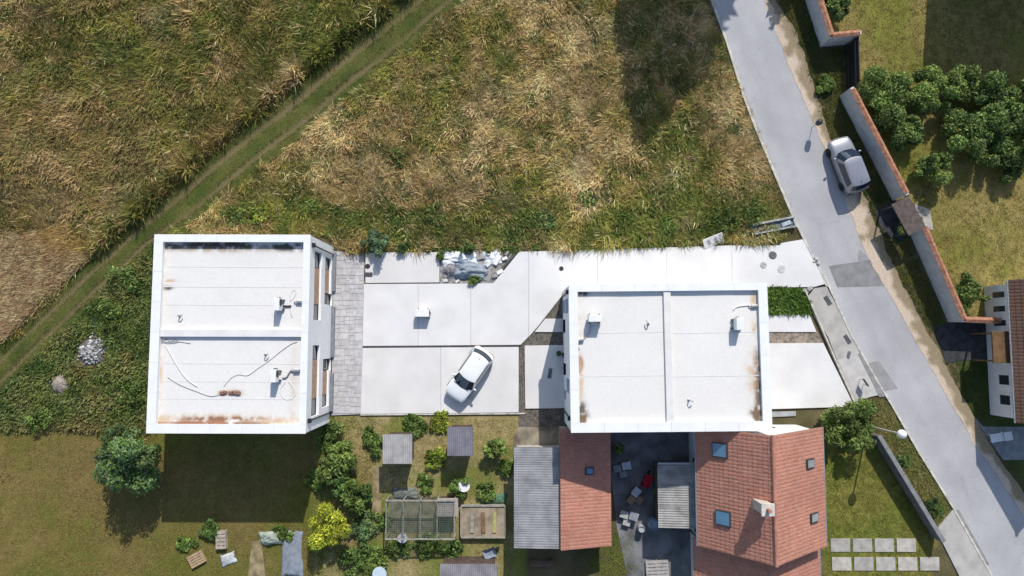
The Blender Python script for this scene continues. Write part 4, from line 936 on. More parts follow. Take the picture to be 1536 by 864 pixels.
# ------------------------------------------------------------------ cars
M_rub = mat('tyre_rubber', (.02,.02,.02), .85, .1, 8); M_rim = mat('alloy', (.42,.43,.45), .35, .08, 6, metal=.8)
M_lamp = mat('headlamp', (.55,.57,.6), .12, .05, 5, spec=.7); M_red = mat('tail_lamp', (.30,.015,.015), .25, .1, 5); M_trim = mat('car_trim', (.03,.03,.032), .6, .1, 8)
M_cglass = mat('car_glass', (.018,.028,.05), .04, .05, 3, spec=.8, fine=0)
def make_car(label, loc, rz, L, Wd, Hh, paint, suv=False):
    """x forward; body loft, cabin of separate glass, pillars and roof"""
    t = thing('parked_car', label, 'car', loc, rz)
    belt = .62*Hh; gc = .19; hood = belt-.03
    st = [ # x fraction, half width, bottom z, top z at edge, crown
      (-.50,.74,.42,belt-.16,.00),(-.487,.87,.30,belt-.05,.01),(-.46,.94,.24,belt,.02),(-.36,.975,gc,belt+.02,.02),(-.20,1.,gc,belt+.02,.02),(.0,1.,gc,belt,.02),
      (.14,.995,gc,belt-.01,.03),(.24,.985,gc,hood-.01,.06),(.34,.965,gc,hood-.05,.06),(.42,.945,.22,hood-.10,.05),(.465,.88,.26,hood-.16,.04),(.49,.78,.30,hood-.24,.03),(.50,.64,.36,hood-.33,.02)]
    V = []; F = []; prof = 15
    for (xf,hw,zb,zt,cr) in st:
        w_ = hw*Wd/2
        half = [(.70,zb),(.93,zb+.04),(.985,zb+(zt-zb)*.3),(1.,zb+(zt-zb)*.55),(.985,zb+(zt-zb)*.82),(.93,zt-.015),(.80,zt+cr*.45),(.0,zt+cr)]
        full = [(a*w_,z) for a,z in half]+[(-a*w_,z) for a,z in half[-2::-1]]
        nose = .0
        for (yy,z) in full:
            bow = 0 if abs(xf) < .4 else (-.10*(abs(yy)/(Wd/2))**2*(1 if xf > 0 else -1))
            V.append((xf*L+bow*.8, yy, z))
    n = len(half)*2-1
    for i in range(len(st)-1):
        for k in range(n-1): F.append((i*n+k, (i+1)*n+k, (i+1)*n+k+1, i*n+k+1))
        F.append((i*n+n-1, (i+1)*n+n-1, (i+1)*n, i*n))
    F.append(tuple(range(n))); F.append(tuple((len(st)-1)*n+k for k in range(n-1,-1,-1)))
    b = MB(); b.add(V, [f[::-1] for f in F]); body = b.build('body', paint, t, smooth=True)
    md = body.modifiers.new('sub','SUBSURF'); md.levels = 1; md.render_levels = 1
    # cabin rings (front, sides, rear)
    xf0, xf1 = (.255, .085); xr0, xr1 = (-.475 if suv else -.465, -.405 if suv else -.375); hb_, hr = Wd/2*.91, Wd/2*.745
    zb_, zr_ = belt-.01, Hh-.055
    def ring(xf, xr, hw, z, bowf, bowr):
        p = []
        for k in range(9): u = -1+2*k/8; p.append((xf*L-bowf*abs(u)**2.2, u*hw, z))               # front, right->left
        for k in range(1,8): u = k/8; p.append((xf*L-bowf+(xr*L+bowr-(xf*L-bowf))*u, hw*(1+.025*math.sin(math.pi*u)), z))
        for k in range(9): u = 1-2*k/8; p.append((xr*L+bowr*abs(u)**2.2, u*hw, z))
        for k in range(1,8): u = k/8; p.append((xr*L+bowr+(xf*L-bowf-(xr*L+bowr))*u, -hw*(1+.025*math.sin(math.pi*u)), z))
        return p
    lo = ring(xf0, xr0, hb_, zb_, .30, .16); hi = ring(xf1, xr1, hr, zr_, .13, .10); N = len(lo)
    idx = {'windshield': range(0,8), 'side_left': range(8,16), 'rear': range(16,24), 'side_right': range(24,32)}
    def panel(name, ks, m, s0=0., s1=1., out=0.):
        bb = MB()
        for k in ks:
            a, c = Vector(lo[k]), Vector(lo[(k+1)%N]); d, e = Vector(hi[k]), Vector(hi[(k+1)%N])
            nn = (c-a).cross(d-a).normalized()*out
            bb.add([a.lerp(d,s0)+nn, c.lerp(e,s0)+nn, c.lerp(e,s1)+nn, a.lerp(d,s1)+nn], [(0,1,2,3)])
        return bb.build(name, m, t, smooth=True)
    panel('windshield', range(0,8), M_cglass); panel('rear_window', range(16,24), M_cglass, .12, .93)
    panel('tailgate_frame', range(16,24), paint, .0, .12); panel('tailgate_frame', range(16,24), paint, .93, 1.)
    for s, ks in (('L', range(8,16)), ('R', range(24,32))):
        ks = list(ks); front = ks[:1] if s == 'L' else ks[-1:]; rear = ks[-1:] if s == 'L' else ks[:1]; mid = [k for k in ks if k not in front+rear]
        panel('pillar', front, paint); panel('pillar', rear, paint); panel('side_window', mid, M_cglass, .0, .90); panel('roof_rail', mid, M_trim if not suv else M_rim, .90, 1., .004)
    # roof skin
    bb = MB(); rings = [hi]
    c0 = Vector((sum(p[0] for p in hi)/N, 0, 0))
    for s_, dz in ((.88,.028),(.6,.046),(.25,.054)): rings.append([((p[0]-c0.x)*s_+c0.x, p[1]*s_, zr_+dz) for p in hi])
    Vv = [p for r_ in rings for p in r_]+[(c0.x,0,zr_+.055)]; Ff = []
    for i in range(len(rings)-1):
        for k in range(N): Ff.append((i*N+k, i*N+(k+1)%N, (i+1)*N+(k+1)%N, (i+1)*N+k))
    for k in range(N): Ff.append(((len(rings)-1)*N+k, (len(rings)-1)*N+(k+1)%N, len(rings)*N))
    bb.add(Vv, Ff); rf = bb.build('roof', paint, t, smooth=True)
    MB().tube([(xr1*L+.28,0,zr_+.04),(xr1*L+.16,0,zr_+.13)], [.022,.008]).build('antenna', M_trim, rf)
    # wheels
    for sx in (.305, -.315):
        for s in (-1, 1):
            r_ = .315 if not suv else .345
            wb = MB().lathe([(r_*.62,-.10),(r_*.93,-.105),(r_,-.07),(r_,.07),(r_*.93,.105),(r_*.62,.10)], n=24); wb.v = [(v[0]+sx*L, s*(Wd/2-.10)+v[2], v[1]+r_) for v in wb.v]; w_ = wb.build('wheel', M_rub, t, smooth=True)
            rb = MB(); rb.lathe([(r_*.60,.0),(r_*.60,.09),(r_*.5,.075),(r_*.15,.085),(.03,.095)], n=20); rb.v = [(v[0]+sx*L, s*(Wd/2-.10)+s*v[2], v[1]+r_) for v in rb.v]; rb.build('rim', M_rim, w_)
    for s in (-1, 1):
        m_ = MB(); mc = (xf0*L-.42, s*(Wd/2+.07), belt+.06); m_.lathe([(.02,-.08),(.085,-.06),(.10,0),(.085,.06),(.02,.08)], n=12); m_.v = [(mc[0]+v[0]*.75, mc[1]+v[1]*1.25, mc[2]+v[2]) for v in m_.v]
        mo = m_.build('mirror', paint, t, smooth=True); MB().cbox(mc[0], s*(Wd/2-.02), mc[2]-.04, .06, .12, .04).build('stalk', M_trim, mo)
        hl = MB().cbox(.435*L, s*Wd*.345, hood-.205, .26, .22, .10, -s*.5).build('headlight', M_lamp, t, bev=.04)
        MB().cbox(-.468*L, s*Wd*.37, belt-.16, .10, .22, .18, s*.3).build('taillight', M_red, t, bev=.03)
        MB().box(-.28*L,.26*L,s*Wd*.492-.012,s*Wd*.492+.012,gc+.02,gc+.10).build('sill', M_trim, t, bev=.01)
    MB().cbox(-.492*L,0,belt-.32,.03,.52,.11).build('number_plate', M_white, t); MB().cbox(.497*L,0,.44,.03,.52,.11).build('number_plate', M_white, t)
    MB().cbox(.488*L,0,hood-.34,.05,Wd*.42,.12).build('grille', M_trim, t, bev=.02)
    MB().box(-.5*L+.02,-.5*L+.10,-Wd*.36,Wd*.36,.34,.42).build('bumper_trim', M_trim, t)
    cw = MB().tube([(xf0*L-.10,-.62,belt+.025),(xf0*L-.02,0,belt+.03),(xf0*L-.10,.62,belt+.025)], .018, 6).build('wiper', M_trim, t)
    return t
M_wpaint = mat('white_paint', (.78,.79,.80), .22, .02, 2, spec=.5, fine=.01, coat=.6)
M_gpaint = mat('silver_paint', (.30,.31,.34), .28, .03, 2, spec=.5, metal=.45, fine=.02, coat=.6)
fv = G(680,596,.7)-G(728.5,526.5,.7); c_ = (G(680,596,.7)+G(728.5,526.5,.7))/2
make_car('white hatchback parked askew on the white yard slab', (c_.x,c_.y,SZ), math.atan2(fv.y,fv.x), 4.22, 1.76, 1.50, M_wpaint)
a, b_ = G(1259.5,207,.75), G(1290.5,288,.75); c_ = (a+b_)/2; fv = a-b_
make_car('grey car parked on the sandy road shoulder', (c_.x-.12,c_.y,.032), math.atan2(fv.y,fv.x), 4.30, 1.78, 1.58, M_gpaint, True)

# ------------------------------------------------------------------ tile-capped garden walls, fence and gate across the road
M_gw = mat('garden_wall_render', (.50,.50,.50), .9, .1, 2, .2, 50); M_cap = mat('clay_coping', (.42,.20,.12), .85, .25, 4, .3, 30)
def cap_wall(label, pts, hgt=1.75, th=.28):
    w_ = [Vector((*q,0)) for q in GP(pts)]; o = w_[0]; t = thing('garden_wall', label, 'wall', o, 0, 'tile-capped garden walls')
    for i in range(len(w_)-1):
        a, b = w_[i]-o, w_[i+1]-o; d = b-a; L = d.length; an = math.atan2(d.y,d.x); m = (a+b)/2
        MB().cbox(m.x, m.y, hgt/2-.02, L+th*.98, th, hgt, an).build('wall_panel', M_gw, t)
        n = max(2, int(L/.42))
        for k in range(n):
            p = a.lerp(b,(k+.5)/n); jz = random.uniform(-.008,.008); q = Vector((-math.sin(an),math.cos(an),0)); e = d.normalized()*(L/n*.49); c = MB(); zt = hgt-.02
            V = [p-e-q*.21, p+e-q*.21, p+e, p-e, p+e+q*.21, p-e+q*.21]
            Z = [zt, zt, zt+.10, zt+.10, zt, zt]
            V = [(v.x,v.y,z+jz) for v,z in zip(V,Z)]+[(v.x,v.y,z-.03+jz) for v,z in zip(V,Z)]
            c.add(V, [(0,1,2,3),(3,2,4,5),(7,6,9,8),(8,9,11,10),(0,6,7,1),(5,4,10,11),(0,3,9,6),(3,5,11,9),(1,7,8,2),(2,8,10,4)]).build('coping_tile', M_cap, t)
cap_wall('grey wall with clay cap around the northern garden corner', [(1188,-70),(1232,68),(1272,64)])
cap_wall('grey clay-capped wall running behind the grey car', [(1262,146),(1340,297)])
cap_wall('grey clay-capped wall ending at the dark driveway', [(1366,346),(1424,480),(1476,482)])
f0, f1 = G(1268,66), G(1270,140); t = thing('metal_fence', 'black metal fence joining two clay-capped walls', 'fence', f0)
d = f1-f0
for k in range(25):
    p = d*(k/24); MB().box(p.x-.012,p.x+.012,p.y-.012,p.y+.012,0,1.5).build('bar', M_black, t)
for z in (.15,1.4): MB().tube([(0,0,z),(d.x,d.y,z)], .03, 6).build('rail', M_black, t)
MB().cbox(d.x/2+.25,d.y/2,.75,.06,d.length*.98,1.45,math.atan2(d.y,d.x)-math.pi/2).build('screen', mat('fence_screen', (.035,.037,.042), .8), t)
g0, g1 = G(1342,302), G(1366,345); t = thing('sliding_gate', 'dark brown boarded gate between two clay-capped walls', 'gate', g0); d = g1-g0; an = math.atan2(d.y,d.x)
M_gate = mat('gate_wood', (.10,.075,.06), .8, .25, 4)
for k in range(9):
    z = .12+k*.17; MB().cbox(d.x/2,d.y/2,z+.07,d.length,.05,.15,an).build('board', M_gate, t)
for u in (.02,.5,.98): MB().cbox(d.x*u,d.y*u,.82,.09,.11,1.66,an).build('post', M_frame, t)
n_ = Vector((-d.y,d.x,0)).normalized()
rp = MB().cbox(d.x/2-n_.x*.8,d.y/2-n_.y*.8,1.95,d.length+.1,1.4,.08,an).build('gate_roof', mat('gate_roof_brown', (.115,.09,.08), .85, .2, 3), t)
for u in (.05,.95): MB().cbox(d.x*u-n_.x*1.35,d.y*u-n_.y*1.35,.96,.10,.10,1.92,an).build('post', M_frame, t)
# grey wall of the eastern garden
w0_, w1_ = G(1306,650), G(1401,806); t = thing('garden_wall', 'low dark grey wall between weedy verge and green lawn', 'wall', w0_); d = w1_-w0_; an = math.atan2(d.y,d.x); nseg = 8
for k in range(nseg):
    p = d*((k+.5)/nseg); MB().cbox(p.x,p.y,.55,d.length/nseg-.01,.20,1.14,an).build('wall_panel', mat('grey_block', (.17,.17,.175), .9, .15, 2, .3, 50), t)
    MB().cbox(p.x,p.y,1.15,d.length/nseg-.02,.30,.07,an).build('coping', mat('grey_cap', (.22,.22,.23), .9, .12, 2), t, bev=.01)
pv = props(thing('garden_path', None, None), kind='structure')
for r_, (ya, yb) in enumerate(((808,828),(836,856))):
    for k in range(6):
        x0 = 1246+k*33+r_*2; x1 = x0+29
        if x1 > 1400+r_*20: continue
        MB().prism(GP([(x0,ya),(x1,ya),(x1+.5,yb),(x0+.5,yb)],.05), -.03, .05+random.uniform(-.006,.006)).build('paving_stone', mat('paver_%d' % random.randint(0,2), random.choice(((.42,.40,.36),(.46,.43,.38),(.38,.36,.33))), .9, .15, 2), pv, bev=.01)

# ------------------------------------------------------------------ street lamp, covers, drains
bp_ = G(1300,638); gp = G(1352,651,4.3); t = thing('street_lamp', 'white globe street lamp on a slim pole in the weedy verge', 'lamp', (gp.x,gp.y,0))
MB().lathe([(.16,-.02),(.16,.05),(.07,.10),(.06,1.),(.05,4.0),(.045,4.05)], n=14).build('pole', mat('lamp_pole', (.50,.49,.44), .6, .1, 3), t, smooth=True)
MB().lathe([(.06,4.02),(.12,4.05),(.12,4.10)], n=14).build('collar', M_steel, t)
gm = mat('globe', (.80,.80,.80), .25, .02, 3, fine=.0); gs = MB(); gs.lathe([(.30*math.sin(math.pi*k/14)+.001, 4.36-.30*math.cos(math.pi*k/14)) for k in range(15)], n=24); gs.build('globe', gm, t, smooth=True)
def cover(label, px, py, r, m, z=SZ):
    t = thing('manhole_cover', label, 'manhole cover', G(px,py,z), 0, 'covers set in the paving')
    MB().lathe([(r,-.02),(r,.008),(r*.9,.010),(r*.9,.004)], n=24).build('rim', m, t); MB().lathe([(r*.88,-.01),(r*.88,.007)], n=24).build('lid', m, t)
    for k in range(5):
        y_ = r*(-.6+.3*k); hw = math.sqrt(max(.01,(r*.8)**2-y_*y_)); MB().box(-hw,hw,y_-r*.06,y_+r*.06,.005,.016).build('rib', m, t)
M_iron = mat('cast_iron', (.045,.045,.05), .7, .2, 8); M_iron2 = mat('worn_iron', (.16,.16,.17), .7, .25, 6)
cover('black round cover near the driveway edge', 842, 403, .17, M_iron)
cover('black round cover beside the flagstone path', 551.5, 399.5, .19, M_iron)
cover('worn grey manhole cover on the driveway near the weeds', 1159, 383, .30, M_iron2)
M_faint = mat('pale_iron', (.60,.59,.58), .8, .2, 6)
cover('pale manhole cover in the driveway mouth', 1145, 398, .25, mat('mid_iron', (.50,.49,.48), .8, .25, 6))
cover('faint concrete cover in the driveway mouth', 1172, 404, .30, M_faint)
def drain(label, px, py, l, wd, rz, z):
    t = thing('drain_grate', label, 'drain', G(px,py,z), rz, 'road drains'); MB().box(-l/2,l/2,-wd/2,wd/2,-.03,.004).build('frame', M_iron, t)
    for k in range(7): x = -l/2+l*(k+.5)/7; MB().box(x-l*.035,x+l*.035,-wd*.42,wd*.42,.002,.018).build('bar', M_iron2, t)
drain('dark drain grate in the footpath near the driveway mouth', 1241.5, 451, .72, .34, R(-60), .077)
drain('dark drain grate halfway along the footpath', 1271, 509, .70, .30, R(-60), .077)
drain('small grey grate next to the flagstone path', 552.5, 412, .34, .62, R(90), SZ)
p = G(1292,573,.083); t = thing('road_sign', 'small dark sign board on two thin legs beside the gutter', 'sign', p, R(-58))
MB().cbox(0,0,.62,.62,.05,.40,0,R(8)).build('board', mat('sign_back', (.10,.10,.11), .6, .15, 5), t, bev=.01)
for s in (-1,1): MB().tube([(s*.22,0,0),(s*.22,.0,.6)], .02, 6).build('leg', M_steel, t)
p = G(1273,532,.077); props(MB().cbox(p.x,p.y,.10,.22,.5,.05,R(-15)).build('metal_scrap', M_iron2, bev=.01), 'thin dark metal scrap lying on the footpath', 'scrap')
for i,(px,py,s) in enumerate(((1224,388,.30),(1228,395,.24),(1221,392,.2))):
    p = G(px,py,.1); props(MB().cbox(p.x,p.y,.10+s*.2,s,s*.8,s*.45,.4*i).build('kerb_stone', M_kerb, bev=.04), ('largest broken kerb stone at the driveway mouth','middle-sized broken kerb stone at the driveway mouth','smallest broken kerb stone at the driveway mouth')[i], 'stone', 'broken stones at the kerb')
for (px,py,s,lb) in ((1206,436,.35,'pale rubble stone touching the bright green weeds'),(1214,433,.42,'largest pale rubble stone beside the bright green weeds'),(1210,438,.26,'smallest pale rubble stone beside the bright green weeds')):
    p = G(px,py,.05); props(MB().cbox(p.x,p.y,.05+s*.2,s,s*.7,s*.45,s*9).build('rubble_stone', mat('rubble_grey', (.42,.41,.40), .9, .25, 5, .5, 30), bev=.04), lb, 'stone', 'rubble at the paving corner')

# ------------------------------------------------------------------ rubble heaps and building waste
def stone_mesh(seed, s):
    g = random.Random(seed); bm = bmesh.new(); bmesh.ops.create_icosphere(bm, subdivisions=1, radius=1)
    for v in bm.verts: v.co *= g.uniform(.7,1.15)
    for v in bm.verts: v.co.z *= g.uniform(.5,.7)
    me = bpy.data.meshes.new('stone'); bm.to_mesh(me); bm.free(); return me
STM = []
for i, c in enumerate(((.62,.62,.63),(.48,.48,.50),(.70,.70,.70),(.30,.30,.31),(.50,.45,.38))):
    me = stone_mesh(i,1); me.materials.append(mat('heap_stone_%d' % i, c, .9, .2, 4, .4, 20)); STM.append(me)
def heap(label, px, py, r, h_, n, smin, smax, earth, pick, sx=1., sy=1.):
    t = thing('rubble_heap', label, 'heap', G(px,py)); b = MB(); N = 20; g = random.Random(px)
    rings = [(.85,0),(.7,.28),(.55,.62),(.28,.9),(0.05,1.)]; jit = [g.uniform(.85,1.15) for _ in range(N)]
    V = [(math.cos(2*math.pi*k/N)*r*q*jit[k]*sx, math.sin(2*math.pi*k/N)*r*q*jit[k]*sy, h_*z*g.uniform(.9,1.1)-.02) for q,z in rings for k in range(N)]
    F = [(i*N+k,i*N+(k+1)%N,(i+1)*N+(k+1)%N,(i+1)*N+k) for i in range(4) for k in range(N)]+[tuple(4*N+k for k in range(N))]
    b.add(V,F).build('earth', earth, t, smooth=True)
    for k in range(n):
        a = g.uniform(0,6.28); q = g.random()**.55*(.85+.35*math.sin(a*2+px)+.25*math.sin(a*5+py)); zz = h_*max(0,1-q)**.8; s = g.uniform(smin,smax)
        o = bpy.data.objects.new('stone', STM[g.choice(pick)]); COL.objects.link(o); o.parent = t
        o.location = (math.cos(a)*r*q*sx*1.02, math.sin(a)*r*q*sy*1.02, max(.03,zz)); o.scale = (s*g.uniform(.7,1.3),s*g.uniform(.7,1.2),s); o.rotation_euler = (g.uniform(0,3),g.uniform(0,3),g.uniform(0,6))
heap('heap of white and grey rubble in the weeds', 138, 528, 1.2, .28, 230, .04, .15, mat('heap_dark', (.16,.155,.15), .95, .3, 4, .8, 20), [0,1,3,2,3,1,4])
heap('small heap of sandy gravel in the weeds', 91, 576, .85, .35, 45, .02, .05, mat('heap_sand', (.36,.30,.25), .95, .2, 5, .8, 30), [4,1,4])
heap('heap of grey gravel in the paved rubble pit', 676, 406, .62, .35, 70, .03, .07, mat('heap_grey', (.24,.235,.24), .95, .25, 5, .8, 30), [1,3,1], 1.1, 1.)
def crumple(name, label, cat, px, py, sx, sy, rz, hgt, m, seed, n=26, z0=.04, dome=1.):
    g = np.random.default_rng(seed); p = G(px,py); u = np.linspace(-1,1,n); X,Y = np.meshgrid(u,u); x = X.ravel(); y = Y.ravel()
    ed = 1-np.maximum(np.abs(x),np.abs(y))**4; z = z0+hgt*(dome*np.clip(ed,0,1)*(1-.5*x*x-.4*y*y)+(fbm(x*2+seed,y*2,.7,3)-.5)*.9*1.0+.35*np.abs(fbm(x*3,y*3+seed,.9,3)-.5)); z = np.maximum(z,.035)
    wob = 1+.25*(fbm(x*1.3+seed,y*1.3,.8,2)-.5)*2; V = np.stack([x*sx*wob,y*sy*wob,z],1)
    i = np.arange((n-1)**2); a = (i//(n-1))*n+i % (n-1); T = np.vstack([np.stack([a,a+1,a+n+1],1),np.stack([a,a+n+1,a+n],1)])
    o = link(name, tri_mesh(name,V,T,None,False), m, None, (p.x,p.y,0), rz); md = o.modifiers.new('solid','SOLIDIFY'); md.thickness = .012
    return props(o, label, cat)
M_tarp = mat('grey_tarp', (.25,.29,.34), .55, .15, 3, .2, 20); M_foil = mat('white_foil', (.75,.77,.80), .45, .08, 3, .2, 20); M_foam = mat('white_board', (.74,.73,.71), .8, .08, 3)
crumple('tarpaulin', 'crumpled blue-grey tarpaulin in the rubble pit', 'tarpaulin', 706, 407, 1.25, .62, R(-4), .42, M_tarp, 5)
crumple('plastic_sheet', 'crumpled white plastic sheet behind the tarpaulin', 'plastic sheet', 690, 386, 1.25, .42, R(-3), .20, M_foil, 9)
crumple('plastic_sheet', 'white crumpled foil beside the diagonal paving edge', 'plastic sheet', 738, 386, .75, .55, R(8), .18, M_foil, 14)
crumple('plastic_sheet', 'small white torn sheet next to the grey gravel heap', 'plastic sheet', 673, 394, .45, .3, R(20), .14, M_foil, 19, 14)
for i,(px,py,s,rz) in enumerate(((722,385,.7,.2),(733,396,.5,.8),(745,392,.6,1.),(750,408,.5,.5),(742,414,.45,.2),(757,388,.4,.4),(668,421,.35,.1),(686,422,.3,.6),(760,380,.4,.9))):
    p = G(px,py,.05); props(MB().cbox(p.x,p.y,.09+.03*(i % 3),s,s*.55,.10,rz,random.uniform(-.2,.2)).build('foam_block', M_foam if i % 4 else mat('grey_block_b', (.35,.34,.33), .9, .2, 5), bev=.02), ('grey block between the white plastic sheet and the foil','pale foam block below the black bucket','pale foam block lying on the white foil','pale foam block nearest the diagonal paving edge','grey block at the tarpaulin end near the diagonal edge','pale foam block next to the dark fabric strip','pale foam block below the grey gravel heap','small pale foam block between gravel heap and tarpaulin','grey block at the top of the diagonal paving edge')[i], 'block', 'broken blocks in the rubble pit')
p = G(733,380,.1); props(MB().lathe([(.14,0),(.17,.26),(.16,.26),(.13,.03)], (p.x,p.y,.06), 14).build('bucket', M_black), 'small black bucket among the white foil', 'bucket')
crumple('weed_fabric', 'strip of dark fabric along the diagonal paving edge', 'fabric', 760, 396, .95, .10, R(52), .10, mat('dark_fabric', (.10,.11,.10), .9, .2, 5), 23, 14)
p = G(1070,361,.3); t = thing('white_board', 'weathered white board leaning at the edge of the weeds', 'board', (p.x,p.y,0), R(22))
MB().cbox(0,0,.30,1.55,.75,.06,0,R(28)).build('panel', M_foam, t, bev=.01)
for s in (-.35,.2): MB().cbox(s,.0,.345,.18,.40,.02,.3,R(28)).build('stain_plate', mat('board_grey', (.35,.35,.36), .9, .2, 5), t)
MB().cbox(.1,.22,.14,1.0,.10,.28).build('batten', mat('batten_wood', (.24,.19,.13), .9, .2, 5), t)
# concrete trough beside the road
a_, b_ = G(1128,346), G(1190,334); d = b_-a_; t = thing('concrete_trough', 'long weathered grey concrete trough in the weeds by the road', 'trough', (a_+b_)/2, math.atan2(d.y,d.x)); L = d.length; M_tr = mat('trough_concrete', (.42,.43,.42), .9, .25, 3, .4, 30)
MB().box(-L/2,L/2,.30,.44,0,.50).build('side', M_tr, t, bev=.02); MB().box(-L/2,L/2,-.38,-.26,0,.42).build('side', M_tr, t, bev=.02); MB().box(-L/2,L/2,-.26,.30,0,.30).build('floor', mat('trough_floor', (.20,.24,.26), .7, .25, 3), t)
MB().box(L/2-.12,L/2+.002,-.25,.29,.12,.42).build('end', M_tr, t); MB().box(-.5*L+.3,-.5*L+1.0,-.22,.25,.29,.33).build('silt', mat('silt', (.14,.12,.09), .95, .2, 5), t)
MB().cbox(L*.28,.0,.34,.7,.3,.12,.2).build('block', mat('blue_grey_block', (.42,.47,.52), .7, .2, 4), t, bev=.02)

# ------------------------------------------------------------------ gardens below: sheds, runs, beds, odds and ends
def shed(label, x0, x1, y0, y1, z, roofm, wallm):
    a, b = G(x0,y1,z), G(x1,y0,z); c = (a+b)/2; t = thing('garden_shed', label, 'shed', (c.x,c.y,0)); W_, D_ = (b.x-a.x)/2, (b.y-a.y)/2
    MB().box(-W_+.16,W_-.16,-D_+.16,D_-.16,0,z-.16).build('frame', M_gate, t)
    n = int((2*W_-.3)/.14)
    for s in (-1,1):
        for k in range(n):
            xx = -W_+.15+(2*W_-.3)*(k+.5)/n; MB().box(xx-.062,xx+.062,s*(D_-.15)-.012,s*(D_-.15)+.012,.02,z-.10).build('board', wallm, t)
    for k in range(3): corrugated(t, -W_+2*W_*k/3, -W_+2*W_*(k+1)/3+.04, -D_, D_, z-.06+.006*(k % 2), z+.10+.006*(k % 2), roofm, 'x', .14)
    d_ = MB().box(-.35,.35,-D_+.105,-D_+.13,.05,z-.35).build('door', M_gate, t); MB().box(.24,.27,-D_+.07,-D_+.105,.9,1.1).build('handle', M_black, d_)
shed('small shed with pale grey sheet roof in the garden', 574, 618, 651, 696, 2.1, mat('pale_roof', (.40,.385,.375), .85, .15, 1.5, fine=.08), M_gate)
shed('small shed with dark slate-grey sheet roof in the garden', 671, 709, 640, 684, 2.2, mat('slate_roof', (.21,.20,.235), .85, .15, 1.5, fine=.08), M_gate)
shed('wide grey-roofed shed at the bottom of the garden', 660, 745, 845, 900, 2.0, mat('mauve_roof', (.27,.255,.265), .85, .15, 1.5, fine=.08), M_gate)
M_post = mat('weathered_timber', (.33,.31,.26), .9, .2, 4); M_net = mat('green_netting', (.14,.18,.13), .9, .2, 6)
def run(label, x0, x1, y0, y1, hgt):
    a, b = G(x0,y1), G(x1,y0); c = (a+b)/2; t = thing('chicken_run', label, 'enclosure', c); W_, D_ = (b.x-a.x)/2, (b.y-a.y)/2; nx = 4
    for i in range(nx+1):
        x = -W_+2*W_*i/nx
        for s in (-1,1): MB().box(x-.04,x+.04,s*D_-.04,s*D_+.04,0,hgt).build('post', M_post, t)
        MB().box(x-.035,x+.035,-D_-.04,D_+.04,hgt,hgt+.07).build('beam', M_post, t)
    for s in (-1,1): MB().box(-W_-.05,W_+.05,s*D_-.05,s*D_+.05,hgt+.07,hgt+.14).build('rail', M_post, t)
    nb = MB(); m = int(2*W_/.12); 
    for k in range(m): x = -W_+2*W_*(k+.5)/m; nb.box(x-.008,x+.008,-D_,D_,hgt+.072,hgt+.086)
    m = int(2*D_/.12)
    for k in range(m): y = -D_+2*D_*(k+.5)/m; nb.box(-W_,W_,y-.008,y+.008,hgt+.088,hgt+.1)
    nb.build('netting', M_net, t); MB().box(-W_+.06,W_-.06,-D_+.06,D_-.06,-.02,.025).build('earth_floor', mat('run_earth', (.17,.155,.105), .95, .3, 1.5, .5, 30), t)
    return t
run('timber-framed netted chicken run in the garden', 584, 684, 744, 800, 1.3)
a, b = G(660,768), G(688,742); c = (a+b)/2; t = thing('hen_house', 'small pale-roofed hen house inside the netted run', 'hen house', c)
MB().box(-.6,.6,-.5,.5,0,1.15).build('wall', M_gate, t); MB().prism([(-.72,-.62),(.72,-.62),(.72,.62),(-.72,.62)], 1.15, [1.2,1.2,1.34,1.34]).build('roof', mat('pinkish_roof', (.43,.37,.35), .85, .12, 3), t)
def bed(label, x0, x1, y0, y1):
    a, b = G(x0,y1), G(x1,y0); c = (a+b)/2; t = thing('raised_bed', label, 'garden bed', c); W_, D_ = (b.x-a.x)/2, (b.y-a.y)/2
    for s in (-1,1): MB().box(-W_,W_,s*D_-.05,s*D_+.05,0,.42).build('board', M_post, t); MB().box(s*W_-.05,s*W_+.05,-D_+.05,D_-.05,0,.415).build('board', M_post, t)
    MB().box(-W_+.05,W_-.05,-D_+.05,D_-.05,0,.33).build('soil', mat('bed_soil', (.33,.27,.19), .95, .25, 1.5, .6, 20), t)
    for k in range(3): MB().cbox(-W_*.5+k*W_*.5,-.05,.38,.28,D_*1.3,.06,random.uniform(-.05,.05)).build('plank', (M_post, mat('brown_plank', (.22,.13,.07), .85, .2, 4), mat('yellow_plank', (.42,.38,.16), .85, .2, 4))[k], t)
bed('raised timber bed with loose planks beside the run', 692, 758, 757, 804)
props(crumple('cover_sheet', 'green cover sheet lying behind the raised bed', 'sheet', 740, 748, .9, .35, 0, .12, mat('green_sheet', (.09,.19,.12), .7, .2, 4), 31, 16))
props(crumple('cover_sheet', 'grey-green cover sheet at the corner of the run', 'sheet', 608, 740, .9, .4, 0, .15, mat('greygreen_sheet', (.17,.19,.16), .7, .2, 4), 33, 16))
def table(label, px, py, r, h_, m, cat='table', name='garden_table'):
    t = thing(name, label, cat, G(px,py)); MB().lathe([(r*.9,h_-.05),(r,h_-.03),(r,h_)], n=20).build('top', m, t)
    for k in range(4): a = .8+k*math.pi/2; MB().tube([(math.cos(a)*r*.7,math.sin(a)*r*.7,0),(math.cos(a)*r*.6,math.sin(a)*r*.6,h_-.04)], .025, 6).build('leg', m, t)
table('round white garden table near the dark shed', 697, 726, .42, .7, M_white)
table('small pale grey round table in front of the run', 606, 803, .34, .72, mat('pale_plastic', (.55,.57,.62), .5, .05, 4))
table('pale blue round table at the garden bottom', 572, 856, .5, .72, mat('pale_blue', (.50,.60,.66), .5, .08, 4))
